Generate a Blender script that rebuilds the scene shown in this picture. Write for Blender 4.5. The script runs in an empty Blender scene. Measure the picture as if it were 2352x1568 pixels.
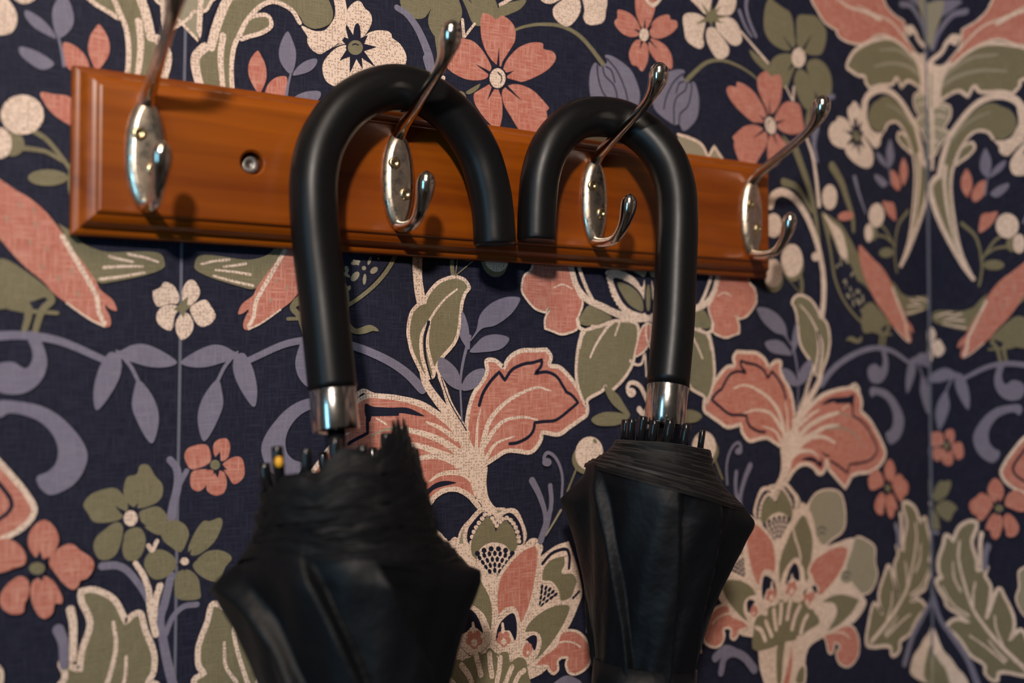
import bpy, math, random
import numpy as np
from mathutils import Vector, Matrix
from mathutils.geometry import tessellate_polygon
random.seed(7)
sc = bpy.context.scene
COL = sc.collection

# ---------------------------------------------------------------- camera, light, exposure
W_, H_ = 2352, 1568
FPX = W_ * 35 / 36
TH = math.atan(FPX / 3801)                 # yaw away from the wall's normal
PH = math.atan(59 / FPX)                   # slight upward pitch
CR = np.array([math.cos(TH), -math.sin(TH), 0.0])
CF = np.array([math.sin(TH) * math.cos(PH), math.cos(TH) * math.cos(PH), math.sin(PH)])
CU = np.cross(CR, CF)
CAM = np.array([-103.3, -465.36, 0.0])     # millimetres; the wall is the plane y = 0
ZB = 1.5                                   # metres above the floor of the millimetre origin


def ray(px, py):
    return CF * FPX + CR * (px - W_ / 2) + CU * (H_ / 2 - py)


def at(px, py, y=0.0):
    d = ray(px, py)
    return CAM + d * (y - CAM[1]) / d[1]


def right_wall(px, py):
    d = ray(px, py)
    P = CAM + d * (530 - CAM[0]) / d[0]
    return -P[1] + 2, P[2] + 11


def M3(p):
    return Vector((p[0] / 1000, p[1] / 1000, p[2] / 1000 + ZB))


cam = bpy.data.cameras.new('camera')
cam.lens = 35
cam.sensor_width = 36
cam.clip_start = 0.02
cam.dof.use_dof = True
cam.dof.focus_distance = 0.512
cam.dof.aperture_fstop = 3.3
cam.dof.aperture_blades = 9
co = bpy.data.objects.new('camera', cam)
COL.objects.link(co)
mw = Matrix.Identity(4)
for i in range(3):
    mw[i][0], mw[i][1], mw[i][2] = CR[i], CU[i], -CF[i]
mw.translation = M3(CAM)
co.matrix_world = mw
sc.camera = co

sc.view_settings.view_transform = 'Standard'
sc.view_settings.look = 'None'
sc.view_settings.gamma = 1
sc.view_settings.use_curve_mapping = False
sc.view_settings.exposure = 0.18

w = bpy.data.worlds.new('world')
sc.world = w
w.use_nodes = True
w.node_tree.nodes['Background'].inputs[0].default_value = (1.0, 0.85, 0.72, 1)
w.node_tree.nodes['Background'].inputs[1].default_value = 0.035


def area(name, loc, target, size, size_y, color, power):
    l = bpy.data.lights.new(name, 'AREA')
    l.shape = 'RECTANGLE'
    l.size, l.size_y = size, size_y
    l.color = color
    l.energy = power
    o = bpy.data.objects.new(name, l)
    COL.objects.link(o)
    o.location = loc
    o.rotation_euler = (Vector(target) - Vector(loc)).to_track_quat('-Z', 'Y').to_euler()
    return o


TGT = (0.10, 0, 1.50)
area('window_light', (-1.62, -1.02, 1.42), TGT, 0.24, 1.0, (0.26, 0.68, 1.0), 6.6)
lamp = area('warm_lamp', (-0.60, -1.15, 2.10), (0.17, 0, 1.58), 0.09, 0.09, (1.0, 0.89, 0.80), 3.1)
lamp.data.spread = math.radians(84)
area('ceiling_lamp', (-0.30, -0.75, 2.42), (0.1, 0, 1.4), 0.35, 0.35, (1.0, 0.83, 0.68), 4.2)
area('hall_lamp', (1.0, -2.1, 1.75), TGT, 0.35, 0.8, (1.0, 0.70, 0.38), 2.6)


# ---------------------------------------------------------------- materials
def mat(name):
    m = bpy.data.materials.new(name)
    m.use_nodes = True
    return m, m.node_tree, m.node_tree.nodes['Principled BSDF']


def N(nt, kind, **kw):
    n = nt.nodes.new(kind)
    for k, v in kw.items():
        setattr(n, k, v)
    return n


def simple(name, col, rough, metal=0.0, coat=0.0, spec=0.5, noise=None):
    m, nt, b = mat(name)
    b.inputs['Base Color'].default_value = (*col, 1)
    b.inputs['Roughness'].default_value = rough
    b.inputs['Metallic'].default_value = metal
    b.inputs['Coat Weight'].default_value = coat
    b.inputs['Coat Roughness'].default_value = 0.15
    b.inputs['Specular IOR Level'].default_value = spec
    if noise:
        sc_, amt, bump = noise
        tc = N(nt, 'ShaderNodeTexCoord')
        nz = N(nt, 'ShaderNodeTexNoise')
        nz.inputs['Scale'].default_value = sc_
        nz.inputs['Detail'].default_value = 6
        nt.links.new(tc.outputs['Object'], nz.inputs['Vector'])
        mr = N(nt, 'ShaderNodeMapRange')
        mr.inputs[3].default_value = max(0.02, rough - amt)
        mr.inputs[4].default_value = min(1, rough + amt)
        nt.links.new(nz.outputs['Fac'], mr.inputs[0])
        nt.links.new(mr.outputs[0], b.inputs['Roughness'])
        bp = N(nt, 'ShaderNodeBump')
        bp.inputs['Strength'].default_value = bump
        bp.inputs['Distance'].default_value = 0.0006
        nt.links.new(nz.outputs['Fac'], bp.inputs['Height'])
        nt.links.new(bp.outputs[0], b.inputs['Normal'])
    return m


def linen(name, col, thread, speck=0.0, speck_col=(0.2, 0.12, 0.1), amt=0.35):
    """printed paper: flat ink with the fine woven-thread grain and dashes of a linen ground"""
    m, nt, b = mat(name)
    b.inputs['Roughness'].default_value = 0.72
    b.inputs['Specular IOR Level'].default_value = 0.25
    tc = N(nt, 'ShaderNodeTexCoord')

    def threads(sx, sz, lo, hi):
        mp = N(nt, 'ShaderNodeMapping')
        mp.inputs['Scale'].default_value = (sx, 1, sz)
        nt.links.new(tc.outputs['Object'], mp.inputs[0])
        nz = N(nt, 'ShaderNodeTexNoise')
        nz.inputs['Scale'].default_value = 1
        nz.inputs['Detail'].default_value = 2
        nt.links.new(mp.outputs[0], nz.inputs['Vector'])
        mr = N(nt, 'ShaderNodeMapRange')
        mr.inputs[1].default_value = lo
        mr.inputs[2].default_value = hi
        nt.links.new(nz.outputs['Fac'], mr.inputs[0])
        return mr.outputs[0]
    a1 = threads(1150, 100, 0.44, 0.70)
    a2 = threads(100, 1150, 0.44, 0.70)
    mx = N(nt, 'ShaderNodeMath', operation='MAXIMUM')
    nt.links.new(a1, mx.inputs[0])
    nt.links.new(a2, mx.inputs[1])
    ml = N(nt, 'ShaderNodeMath', operation='MULTIPLY')
    nt.links.new(mx.outputs[0], ml.inputs[0])
    ml.inputs[1].default_value = amt
    mix = N(nt, 'ShaderNodeMix', data_type='RGBA')
    mix.inputs[6].default_value = (*col, 1)
    mix.inputs[7].default_value = (*thread, 1)
    nt.links.new(ml.outputs[0], mix.inputs[0])
    out = mix.outputs[2]
    if speck:
        for sx, sz, seed in ((650, 1150, 0.0), (1150, 650, 3.7)):
            mp = N(nt, 'ShaderNodeMapping')
            mp.inputs['Scale'].default_value = (sx, 1, sz)
            mp.inputs['Location'].default_value = (seed, 0, seed)
            nt.links.new(tc.outputs['Object'], mp.inputs[0])
            vo = N(nt, 'ShaderNodeTexVoronoi')
            vo.inputs['Scale'].default_value = 1
            vo.inputs['Randomness'].default_value = 0.18
            nt.links.new(mp.outputs[0], vo.inputs['Vector'])
            l1 = N(nt, 'ShaderNodeMath', operation='LESS_THAN')
            nt.links.new(vo.outputs['Distance'], l1.inputs[0])
            l1.inputs[1].default_value = 0.27
            sep = N(nt, 'ShaderNodeSeparateColor')
            nt.links.new(vo.outputs['Color'], sep.inputs[0])
            nz = N(nt, 'ShaderNodeTexNoise')
            nz.inputs['Scale'].default_value = 60
            nt.links.new(tc.outputs['Object'], nz.inputs['Vector'])
            ad = N(nt, 'ShaderNodeMath', operation='ADD')
            nt.links.new(sep.outputs[0], ad.inputs[0])
            nt.links.new(nz.outputs['Fac'], ad.inputs[1])
            g = N(nt, 'ShaderNodeMath', operation='GREATER_THAN')
            nt.links.new(ad.outputs[0], g.inputs[0])
            g.inputs[1].default_value = 1.05
            mm = N(nt, 'ShaderNodeMath', operation='MULTIPLY')
            nt.links.new(l1.outputs[0], mm.inputs[0])
            nt.links.new(g.outputs[0], mm.inputs[1])
            m2 = N(nt, 'ShaderNodeMath', operation='MULTIPLY')
            nt.links.new(mm.outputs[0], m2.inputs[0])
            m2.inputs[1].default_value = speck
            mx2 = N(nt, 'ShaderNodeMix', data_type='RGBA')
            nt.links.new(m2.outputs[0], mx2.inputs[0])
            nt.links.new(out, mx2.inputs[6])
            mx2.inputs[7].default_value = (*speck_col, 1)
            out = mx2.outputs[2]
    nt.links.new(out, b.inputs['Base Color'])
    return m


C_NAVY, C_LAV, C_PINK, C_CREAM, C_OLIVE, C_DARK, C_SAGE, C_SEAM = range(8)
INKS = [
    linen('ink_navy', (0.0080, 0.0090, 0.023), (0.042, 0.044, 0.078), amt=0.38),
    linen('ink_lavender', (0.17, 0.155, 0.215), (0.32, 0.30, 0.37), amt=0.35),
    linen('ink_pink', (0.45, 0.135, 0.095), (0.72, 0.40, 0.31), amt=0.62),
    linen('ink_cream', (0.80, 0.61, 0.49), (0.86, 0.70, 0.58), speck=0.85, speck_col=(0.22, 0.12, 0.08)),
    linen('ink_olive', (0.185, 0.160, 0.092), (0.32, 0.285, 0.18), speck=0.35, speck_col=(0.10, 0.08, 0.05)),
    linen('ink_dark', (0.009, 0.009, 0.024), (0.02, 0.02, 0.04)),
    linen('ink_sage', (0.30, 0.26, 0.18), (0.40, 0.36, 0.27)),
    linen('paper_edge', (0.13, 0.13, 0.17), (0.2, 0.2, 0.25)),
]


# ---------------------------------------------------------------- mesh helpers
def link(name, me, mats, parent=None, smooth=False):
    for m in (mats if isinstance(mats, (list, tuple)) else [mats]):
        me.materials.append(m)
    if smooth:
        me.polygons.foreach_set('use_smooth', [True] * len(me.polygons))
    o = bpy.data.objects.new(name, me)
    COL.objects.link(o)
    if parent:
        o.parent = parent
    return o


def mesh(name, vs, fs):
    me = bpy.data.meshes.new(name)
    me.from_pydata([tuple(v) for v in vs], [], fs)
    me.update()
    return me


class MB:
    def __init__(s):
        s.v, s.f = [], []

    def grid(s, rows, closed=True, cap0=False, cap1=False):
        b = len(s.v)
        n = len(rows[0])
        for r in rows:
            s.v += [tuple(p) for p in r]
        for i in range(len(rows) - 1):
            for j in range(n if closed else n - 1):
                k = (j + 1) % n
                s.f.append((b + i * n + j, b + i * n + k, b + (i + 1) * n + k, b + (i + 1) * n + j))
        if cap0:
            s.f.append(tuple(b + j for j in reversed(range(n))))
        if cap1:
            s.f.append(tuple(b + (len(rows) - 1) * n + j for j in range(n)))
        return s

    def tube(s, path, rads, n=16, caps=True, ref=None, flat=1.0):
        P = [np.array(p, float) for p in path]
        if not hasattr(rads, '__len__'):
            rads = [rads] * len(P)
        rows = []
        up = np.array(ref if ref is not None else (0.0, 1.0, 0.0))
        for i, p in enumerate(P):
            t = P[min(i + 1, len(P) - 1)] - P[max(i - 1, 0)]
            t = t / np.linalg.norm(t)
            a = up - t * (up @ t)
            if np.linalg.norm(a) < 1e-3:
                a = np.array((1.0, 0, 0)) - t * t[0]
            a = a / np.linalg.norm(a)
            b = np.cross(t, a)
            up = a
            rows.append([p + rads[i] * (math.cos(q) * a * flat + math.sin(q) * b)
                         for q in [2 * math.pi * k / n for k in range(n)]])
        return s.grid(rows, True, caps, caps)

    def build(s, name, m, parent=None, smooth=True, mm=True):
        vs = [M3(p) for p in s.v] if mm else s.v
        me = mesh(name, vs, s.f)
        return link(name, me, m, parent, smooth)


def spline(pts, sub=8, closed=False):
    """Catmull-Rom through pts (tuples of any length)"""
    P = [np.array(p, float) for p in pts]
    n = len(P)
    out = []
    for i in range(n if closed else n - 1):
        p1, p2 = P[i], P[(i + 1) % n]
        p0 = P[(i - 1) % n] if closed or i > 0 else 2 * p1 - p2
        p3 = P[(i + 2) % n] if closed or i + 2 < n else 2 * p2 - p1
        for k in range(sub):
            t = k / sub
            out.append(0.5 * (2 * p1 + (p2 - p0) * t + (2 * p0 - 5 * p1 + 4 * p2 - p3) * t * t
                              + (3 * p1 - p0 - 3 * p2 + p3) * t ** 3))
    if not closed:
        out.append(P[-1])
    return out


def tag(o, label=None, cat=None, group=None, kind=None):
    if label: o['label'] = label
    if cat: o['category'] = cat
    if group: o['group'] = group
    if kind: o['kind'] = kind
    return o


def empty(name, loc):
    o = bpy.data.objects.new(name, None)
    COL.objects.link(o)
    o.empty_display_size = 0.02
    o.location = loc
    return o


# ---------------------------------------------------------------- the wallpaper's printed pattern
# Flat print: outlines measured on the wall plane (mm), half a repeat wide; the other half is its mirror image.
TILES = dict(A=(0, 0), B=(600, 0), C=(1200, 0), D=(1752, 0), E=(0, 390), F=(600, 390), G=(1200, 390), H=(1752, 400),
             I=(0, 780), J=(600, 780), K=(1200, 780), L=(1752, 780), M=(0, 1168), N=(600, 1168), O=(1200, 1168), P=(1752, 1168))
HALF, REP = 270.0, 540.0
SHAPES, SEAMSHAPES = [], []


def wallpt(tile, x, y):
    ox, oy = TILES[tile]
    px, py = ox + x / 3.92, oy + y / 3.92
    if tile in 'DHLP' and px > 2131:
        x, z = right_wall(px, py)       # unfold the corner into one long sheet
        return REP + x, z
    p = at(px, py)
    return p[0], p[2]


def parse(s):
    out = []
    for t in s.split():
        c = t.endswith('*')
        x, y = t.rstrip('*').split(',')
        out.append((float(x), float(y), c))
    return out


def curve(pts, closed, sub=4):
    """smooth through pts, broken at the points marked as corners"""
    n = len(pts)
    out = []
    for i in range(n if closed else n - 1):
        p1, p2 = pts[i], pts[(i + 1) % n]
        a, b = np.array(p1[:2]), np.array(p2[:2])
        p0 = np.array(pts[(i - 1) % n][:2]) if (closed or i > 0) and not p1[2] else 2 * a - b
        p3 = np.array(pts[(i + 2) % n][:2]) if (closed or i + 2 < n) and not p2[2] else 2 * b - a
        for k in range(sub):
            t = k / sub
            out.append(0.5 * (2 * a + (b - p0) * t + (2 * p0 - 5 * a + 4 * b - p3) * t * t + (3 * a - p0 - 3 * b + p3) * t ** 3))
    if not closed:
        out.append(np.array(pts[-1][:2]))
    return out


def ribbon(pts, w0, w1, closed=False):
    P = [np.array(p) for p in pts]
    n = len(P)
    L = []
    for i in range(n):
        a = P[(i - 1) % n] if closed or i > 0 else P[i]
        b = P[(i + 1) % n] if closed or i < n - 1 else P[i]
        t = b - a
        t = t / (np.linalg.norm(t) + 1e-9)
        nn = np.array((-t[1], t[0]))
        w = (w0 + (w1 - w0) * (i / max(1, n - 1))) / 2
        L.append((P[i] + nn * w, P[i] - nn * w))
    q = [(L[i][0], L[(i + 1) % n][0], L[(i + 1) % n][1], L[i][1]) for i in range(n if closed else n - 1)]
    if not closed:                      # rounded ends
        for c, w, t in ((P[0], w0, P[0] - P[1]), (P[-1], w1, P[-1] - P[-2])):
            if w > 0.5:
                a0 = math.atan2(t[1], t[0])
                fan = [c + w / 2 * np.array((math.cos(a0 + k), math.sin(a0 + k))) for k in np.linspace(-math.pi / 2, math.pi / 2, 7)]
                q.append(tuple(fan))
    return q


def tow(tile, pts):
    return [np.array(wallpt(tile, p[0], p[1])) for p in pts]


def put(kind, col, polys):
    """fold onto the half repeat by the shape's own middle"""
    allp = [p for q in polys for p in q]
    if kind == 'S':
        cx = sum(p[0] for p in allp) / len(allp)
        k = round(cx / REP)
        polys = [[(p[0] - k * REP, p[1]) for p in q] for q in polys]
        SEAMSHAPES.append((col, polys))
        return
    cx = sum(p[0] for p in allp) / len(allp)
    k = math.floor(cx / REP)
    polys = [[(p[0] - k * REP, p[1]) for p in q] for q in polys]
    if cx - k * REP > HALF and kind != 'O':
        polys = [[(REP - p[0], p[1]) for p in reversed(q)] for q in polys]
    SHAPES.append((col, polys, kind))


def WS(tile):
    return 0.78 if tile in 'DHLP' else 0.58


def fill(tile, col, s, kind='M', out=None):
    """a filled outline; out=(colour, width mm) adds a drawn line round it"""
    pts = parse(s)
    c = tow(tile, [(p[0], p[1]) for p in curve(pts, True)])
    put(kind, col, [c])
    if out:
        w = out[1] * WS(tile)
        put(kind, out[0], ribbon(c, w, w, True))


def line(tile, col, s, w0, w1=None, kind='M'):
    pts = parse(s)
    c = tow(tile, curve(pts, False, 5))
    w1 = w0 if w1 is None else w1
    put(kind, col, ribbon(c, w0 * WS(tile), w1 * WS(tile)))


def blob(tile, col, x, y, rx, ry, rot=0, kind='M', n=20):
    r = math.radians(rot)
    pts = [(x + rx * math.cos(a) * math.cos(r) - ry * math.sin(a) * math.sin(r),
            y + rx * math.cos(a) * math.sin(r) + ry * math.sin(a) * math.cos(r)) for a in np.linspace(0, 2 * math.pi, n, False)]
    put(kind, col, [tow(tile, pts)])


def spikes(tile, x, y, r0, s, w, kind='M', col=C_DARK):
    for p in parse(s):
        d = np.array((p[0] - x, p[1] - y))
        u = d / np.linalg.norm(d)
        a = np.array((x, y)) + u * r0
        c = tow(tile, [tuple(a), tuple(a + (np.array(p[:2]) - a) * .5), tuple(p[:2])])
        put(kind, col, ribbon(c, w * WS(tile) * 1.5, 0.2))


def seeds(tile, ax, ay, rows, a0, a1, kind='M'):
    for r, n in rows:
        for i in range(n):
            a = math.radians(a0 + (a1 - a0) * (i + .5) / n)
            blob(tile, C_DARK, ax + r * math.sin(a), ay - r * math.cos(a), r * math.radians(a1 - a0) / n * .36, 25, math.degrees(a), kind, 8)


CR_ = C_CREAM
# -- green four-petalled flowers, bluebells, twigs (upper band)
for s in ("20,60 60,-20 110,20 180,70 240,110 270,200 280,300 290,400 250,450 180,450 80,390 20,300 5,200",
          "310,150 400,135 480,150 540,220 570,290 560,400 520,490 430,495 360,470 310,420 300,300",
          "80,540 150,490 260,490 300,560 250,700 210,790 150,770 80,700 60,620",
          "340,620 420,700 470,870 440,970 380,980 320,880 280,760 290,660",
          "400,560 480,530 560,580 610,680 620,800 590,900 500,880 450,780 400,650"):
    fill('D', C_OLIVE, s)
spikes('D', 320, 520, 60, "180,330 440,310 220,640 250,800", 2.0)
blob('D', CR_, 320, 520, 62, 90)
line('C', C_OLIVE, "-90,280 0,245 100,225 200,220 320,230 430,270 530,340 610,430 680,520 730,590", 2.2, 5.5)
fill('C', C_LAV, "650,565 610,640 598,760 620,900 690,1010 760,1070 800,1020 850,1040 950,1010 1030,960 1055,880 1040,780 980,640 880,550 790,500 740,500 760,560 700,600")
for s in ("670,590 680,700 720,830 790,920 800,1020", "720,600 740,680 820,770 850,880 850,1030", "760,530 850,640 920,800 950,930", "750,600 800,640 830,740"):
    line('C', C_DARK, s, 1.6)
line('C', CR_, "1960,280 2080,420 2210,570", 2.6, 3.4)
fill('C', C_OLIVE, "2040,450 2120,500 2200,570 2280,680 2260,720 2180,640 2080,540")
line('C', C_LAV, "2030,-80 2010,60 2040,190 2100,330", 5, 4)
line('C', C_LAV, "1950,100 2000,230 2060,330", 5, 3)
line('B', C_LAV, "1220,70 1310,130 1400,250 1470,400 1510,520 1525,650", 5.5, 9)
fill('B', C_OLIVE, "1560,310 1600,330 1640,450 1650,560 1600,620 1580,480")
fill('B', C_OLIVE, "1970,755 1900,790 1840,830 1870,850 1940,810")
line('B', CR_, "1810,180 1820,330", 3.2)
line('B', CR_, "1920,215 1830,330", 2.4)
# -- pink star flower
for s in ("1990,125 1972,200 1980,340 2020,460 2080,550 2150,600 2170,555 2230,460 2280,370 2285,270 2250,200 2190,150 2160,140* 2110,180* 2060,135 2010,120",
          "1740,345 1830,350 1900,370 1970,430 2030,520 2068,600 2060,640 2030,700 1970,722 1880,722 1790,695 1700,640 1670,590 1700,440",
          "2175,630 2210,540 2290,450 2352,410 2430,385 2510,385 2535,400 2535,440* 2560,450 2620,465 2650,510 2630,570 2560,640 2440,705 2330,740 2230,725 2190,670",
          "2190,790 2260,760 2350,770 2450,820 2530,900 2580,960 2585,980 2565,1000* 2570,1060 2540,1140 2480,1240 2400,1260 2330,1190 2250,1060 2190,960 2170,890 2165,830",
          "2060,760 2000,790 1930,830 1910,860 1920,930 1960,1000 2030,1090 2100,1150 2140,1150 2165,1060 2168,960 2160,870 2140,810 2110,800"):
    fill('B', C_PINK, s)
blob('B', C_DARK, 2125, 705, 88, 104)
spikes('B', 2125, 705, 70, "2138,430 1930,580 2270,640 2352,745 2345,910 2035,900 2155,865", 2.6)
blob('B', CR_, 2125, 705, 72, 90)
line('B', C_DARK, "2130,655 2160,690 2160,735 2145,750", 1.6, 0.5)
# -- large white flower beside the scroll
fill('B', CR_, "650,-60 740,-60 762,110* 800,50 860,10 900,25 930,75 980,120 995,190 970,260 930,320 890,380 860,400 740,400 640,430 540,487 480,470 430,420 412,360 440,300 560,280 640,190 665,100")
fill('B', CR_, "920,350 960,300 1040,275 1130,280 1170,310 1180,345 1250,400 1300,490 1300,570 1250,640 1150,660 1050,640 990,570 930,490 900,430")
fill('B', CR_, "770,410 680,430 600,500 555,570 550,640 570,710 610,755 700,790 850,780 1000,720 1040,640 1000,570 940,500 880,480 800,480")
blob('B', C_DARK, 845, 430, 85, 85)
spikes('B', 845, 430, 60, "745,190 670,305 1035,425 705,545 795,660 910,620 1020,600 955,320", 5)
fill('B', C_DARK, "800,370 700,400 600,450 530,480 620,420 720,390")
fill('B', C_DARK, "830,360 832,260 860,210 888,250 888,360")
blob('B', C_OLIVE, 845, 430, 68, 66)
line('B', C_DARK, "822,405 845,398 870,408", 1.2)
# -- second white flower
for s in ("1440,160 1480,120 1570,125 1640,170 1640,230 1620,330 1630,400 1600,440 1540,420 1470,360 1450,260",
          "1660,260 1720,250 1780,320 1850,420 1850,490 1800,530 1740,520 1680,430 1650,340",
          "1750,155 1850,155 1920,200 1960,290 1970,370 1930,410 1870,400 1790,320 1740,250",
          "1730,120 1760,20 1800,-60 1900,-60 1920,20 1900,100 1850,140",
          "1500,-20 1560,-80 1680,-90 1700,0 1680,110 1640,130 1570,60"):
    fill('C', CR_, s)
spikes('C', 1690, 160, 20, "1600,20 1695,20 1740,60 1560,220 1800,210 1700,260 1840,150 1780,60", 4, col=C_OLIVE)
blob('C', C_OLIVE, 1690, 160, 42, 46)
# -- small pink flower on the axis of the repeat
for s in ("1010,0 1030,-60 1150,-60 1190,0 1185,100 1150,200 1110,270 1070,250 1020,130",
          "850,100 880,90 960,120 1020,180 1060,270 1040,320 970,335 890,300 830,230 825,190* 850,160",
          "1140,290 1170,200 1230,150 1310,135 1330,180* 1380,190 1390,240 1340,300 1250,345 1170,340",
          "1060,360 1110,390 1130,460 1120,560 1080,640 1050,630* 1030,600 980,580 955,500 970,430 1010,370",
          "1150,350 1220,370 1290,420 1340,510 1340,620 1280,600 1200,550 1150,480 1130,420"):
    fill('C', C_PINK, s, 'O')
spikes('C', 1090, 315, 40, "1100,170 1000,260 1170,230 1050,450 1210,440", 2.5, 'O')
blob('C', CR_, 1090, 315, 42, 58, kind='O')
line('C', CR_, "1080,-60 1120,10 1170,50 1220,10 1260,-60", 4, kind='O')
# -- leaves and berries beside the scroll
for s in ("-40,460 -110,560 -115,680 -60,800 -20,840 10,800 45,700 35,590 0,510", "30,850 60,760 130,700 220,690 230,760 210,870 120,930 60,920"):
    fill('B', C_PINK, s)
fill('A', C_PINK, "360,840 480,850 640,890 680,1130 560,1090 440,990")
for s in ("235,285 180,370 155,480 180,580 260,670 300,590 310,470 280,370", "490,530 400,550 320,610 280,680 360,670 440,640 495,580",
          "290,890 360,840 450,820 530,830 510,900 380,960"):
    fill('B', C_LAV, s)
line('B', C_LAV, "265,660 240,760 220,880", 1.6, 2.6)
line('A', C_OLIVE, "300,1180 420,1260 540,1400 640,1540", 4, 3)
line('A', C_OLIVE, "100,1330 260,1340 420,1370 560,1450", 4, 3)
blob('A', C_OLIVE, 110, 1300, 110, 110)
blob('A', CR_, 200, 1035, 195, 180)
blob('A', CR_, 0, 1290, 105, 140)
blob('E', C_OLIVE, 430, 72, 180, 74)
# -- scroll leaf
fill('D', C_OLIVE, "2160,960 2240,1000 2290,1090 2270,1180 2180,1250 2110,1250 2080,1210 2020,1180 1930,1180 1850,1240 1790,1340 1740,1450 1710,1560 1700,1700 1710,1900 1740,2080 1790,2260 1870,2440 1895,2500 1850,2450 1750,2320 1640,2130 1550,1900 1510,1740 1520,1650 1570,1600 1600,1560 1630,1420 1700,1230 1800,1100 1900,1010 2000,940 2080,930")
fill('D', CR_, "2090,1265 2180,1265 2280,1210 2360,1140 2370,1230 2290,1330 2230,1385 2190,1392 2150,1375 2130,1320")
line('D', CR_, "1590,1590 1620,1440 1680,1250 1770,1110 1870,990 1980,905 2110,865 2220,875 2310,930 2350,1040 2345,1160 2290,1260 2200,1320", 5.2, 7)
line('D', CR_, "2080,1250 2030,1190 1930,1180 1850,1240 1780,1350 1740,1450 1705,1568 1700,1750 1740,2050 1800,2300 1895,2500", 2.8)
line('D', CR_, "1560,1600 1515,1680 1530,1800 1600,2000 1700,2200 1810,2390 1900,2510", 5.5, 4.0)
line('D', CR_, "1650,1500 1640,1620 1650,1760 1680,1950 1730,2150 1800,2320", 4.0, 2.0)
fill('D', C_OLIVE, "1740,1480 1780,1350 1860,1290 1900,1290 1910,1340 1860,1400 1790,1450", out=(CR_, 2.6))
line('D', C_SAGE, "1700,1260 1820,1130 1950,1050 2050,1010", 3, 1.2)
line('D', C_DARK, "1560,1540 1600,1380 1670,1220", 1.2)
fill('D', C_SAGE, "1480,850 1560,850 1600,920 1690,960 1690,1060 1640,1150 1680,1200 1640,1260 1590,1320 1560,1390 1500,1420 1480,1420", out=(CR_, 1.8))
for s in ("1500,950 1580,960 1660,980", "1500,1080 1580,1040 1650,1060", "1500,1180 1570,1150 1640,1190", "1500,1280 1550,1260 1590,1290"):
    line('D', CR_, s, 1.2)
line('D', CR_, "1478,850 1472,1100 1482,1400", 4.0, 3.0, 'X')
# -- winged motif above the scrolls
line('D', C_LAV, "1240,40 1330,60 1420,200 1460,330", 6, 5)
fill('D', C_LAV, "1500,40 1640,0 1800,10 1700,100 1560,200 1500,330")
fill('D', C_PINK, "430,-10 480,90 540,190 600,240 670,280* 660,300 700,350 790,390 880,400 950,370 1030,320 1130,330 1230,400 1320,480 1400,520* 1340,430 1280,330 1270,220 1260,190 1180,140 1110,60 1080,-10 1000,-150 700,-250 450,-150", out=(CR_, 2.0))
line('D', CR_, "600,-60 760,60 920,110 1050,180", 1.6, 3.5)
line('D', CR_, "850,50 1000,130 1150,200 1300,380", 1.2, 2.5)
fill('D', C_OLIVE, "750,600 790,500 860,430 960,380 1060,350 1150,350 1250,410 1340,500 1420,560 1450,650 1430,800 1380,770 1300,730 1240,790* 1200,700 1160,760 1050,770 960,800* 920,740 910,690 850,680 790,640", out=(CR_, 3.2))
line('D', C_SAGE, "1050,450 1200,450 1320,520 1420,620", 2, 5)
line('D', C_SAGE, "1000,600 1150,570 1300,600 1420,680", 2, 5)
line('D', CR_, "1470,440 1400,370 1370,300 1330,250 1290,260 1310,310", 5, 4)
blob('D', CR_, 1320, 270, 40, 45)
fill('D', CR_, "1340,470 1420,490 1480,450 1540,490 1620,470 1560,620 1540,850 1430,850 1410,700 1390,600", 'X')
line('D', C_SAGE, "1470,560 1480,850", 2.2, kind='X')
fill('D', C_SAGE, "1380,-80 1480,-80 1560,-80 1520,60 1500,200 1470,330 1440,200 1400,60", 'X')
# -- foliage and berries between scroll and bird
line('D', C_OLIVE, "290,1350 380,1600 450,1850 490,2100 510,2300", 8, 3)
line('D', C_OLIVE, "180,1640 290,1680 370,1790 430,1900", 7, 4)
line('D', C_OLIVE, "620,1500 700,1640 750,1790 800,1950 810,2080", 9, 4)
line('D', C_LAV, "480,1150 455,1300 480,1450", 6, 4)
line('D', CR_, "390,1250 440,1400 470,1568 490,1750 500,1850", 3, 4.5)
line('D', CR_, "60,1850 95,1760 180,1730 290,1800 390,1950 470,2150 520,2350 545,2550 540,2750 520,2900", 7.5, 5)
blob('D', CR_, 470, 2310, 38, 42)
blob('D', CR_, 90, 2030, 75, 110)
for a in ((255, 2345, 98, 150), (85, 2460, 85, 130)):
    blob('D', C_OLIVE, a[0] + 10, a[1] + 40, a[2], a[3])
    blob('D', CR_, *a)
line('D', C_OLIVE, "330,2460 350,2560 340,2700", 3)
blob('D', CR_, 595, 1775, 68, 115)
blob('D', C_PINK, 740, 1945, 72, 42, -10)
line('D', C_LAV, "820,1600 860,1750 920,1920", 5, 2)
line('D', C_OLIVE, "1190,2130 1180,2300 1200,2450", 2.4)
line('D', C_OLIVE, "1300,1900 1220,2010 1190,2130", 3.5, 2.5)
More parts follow.
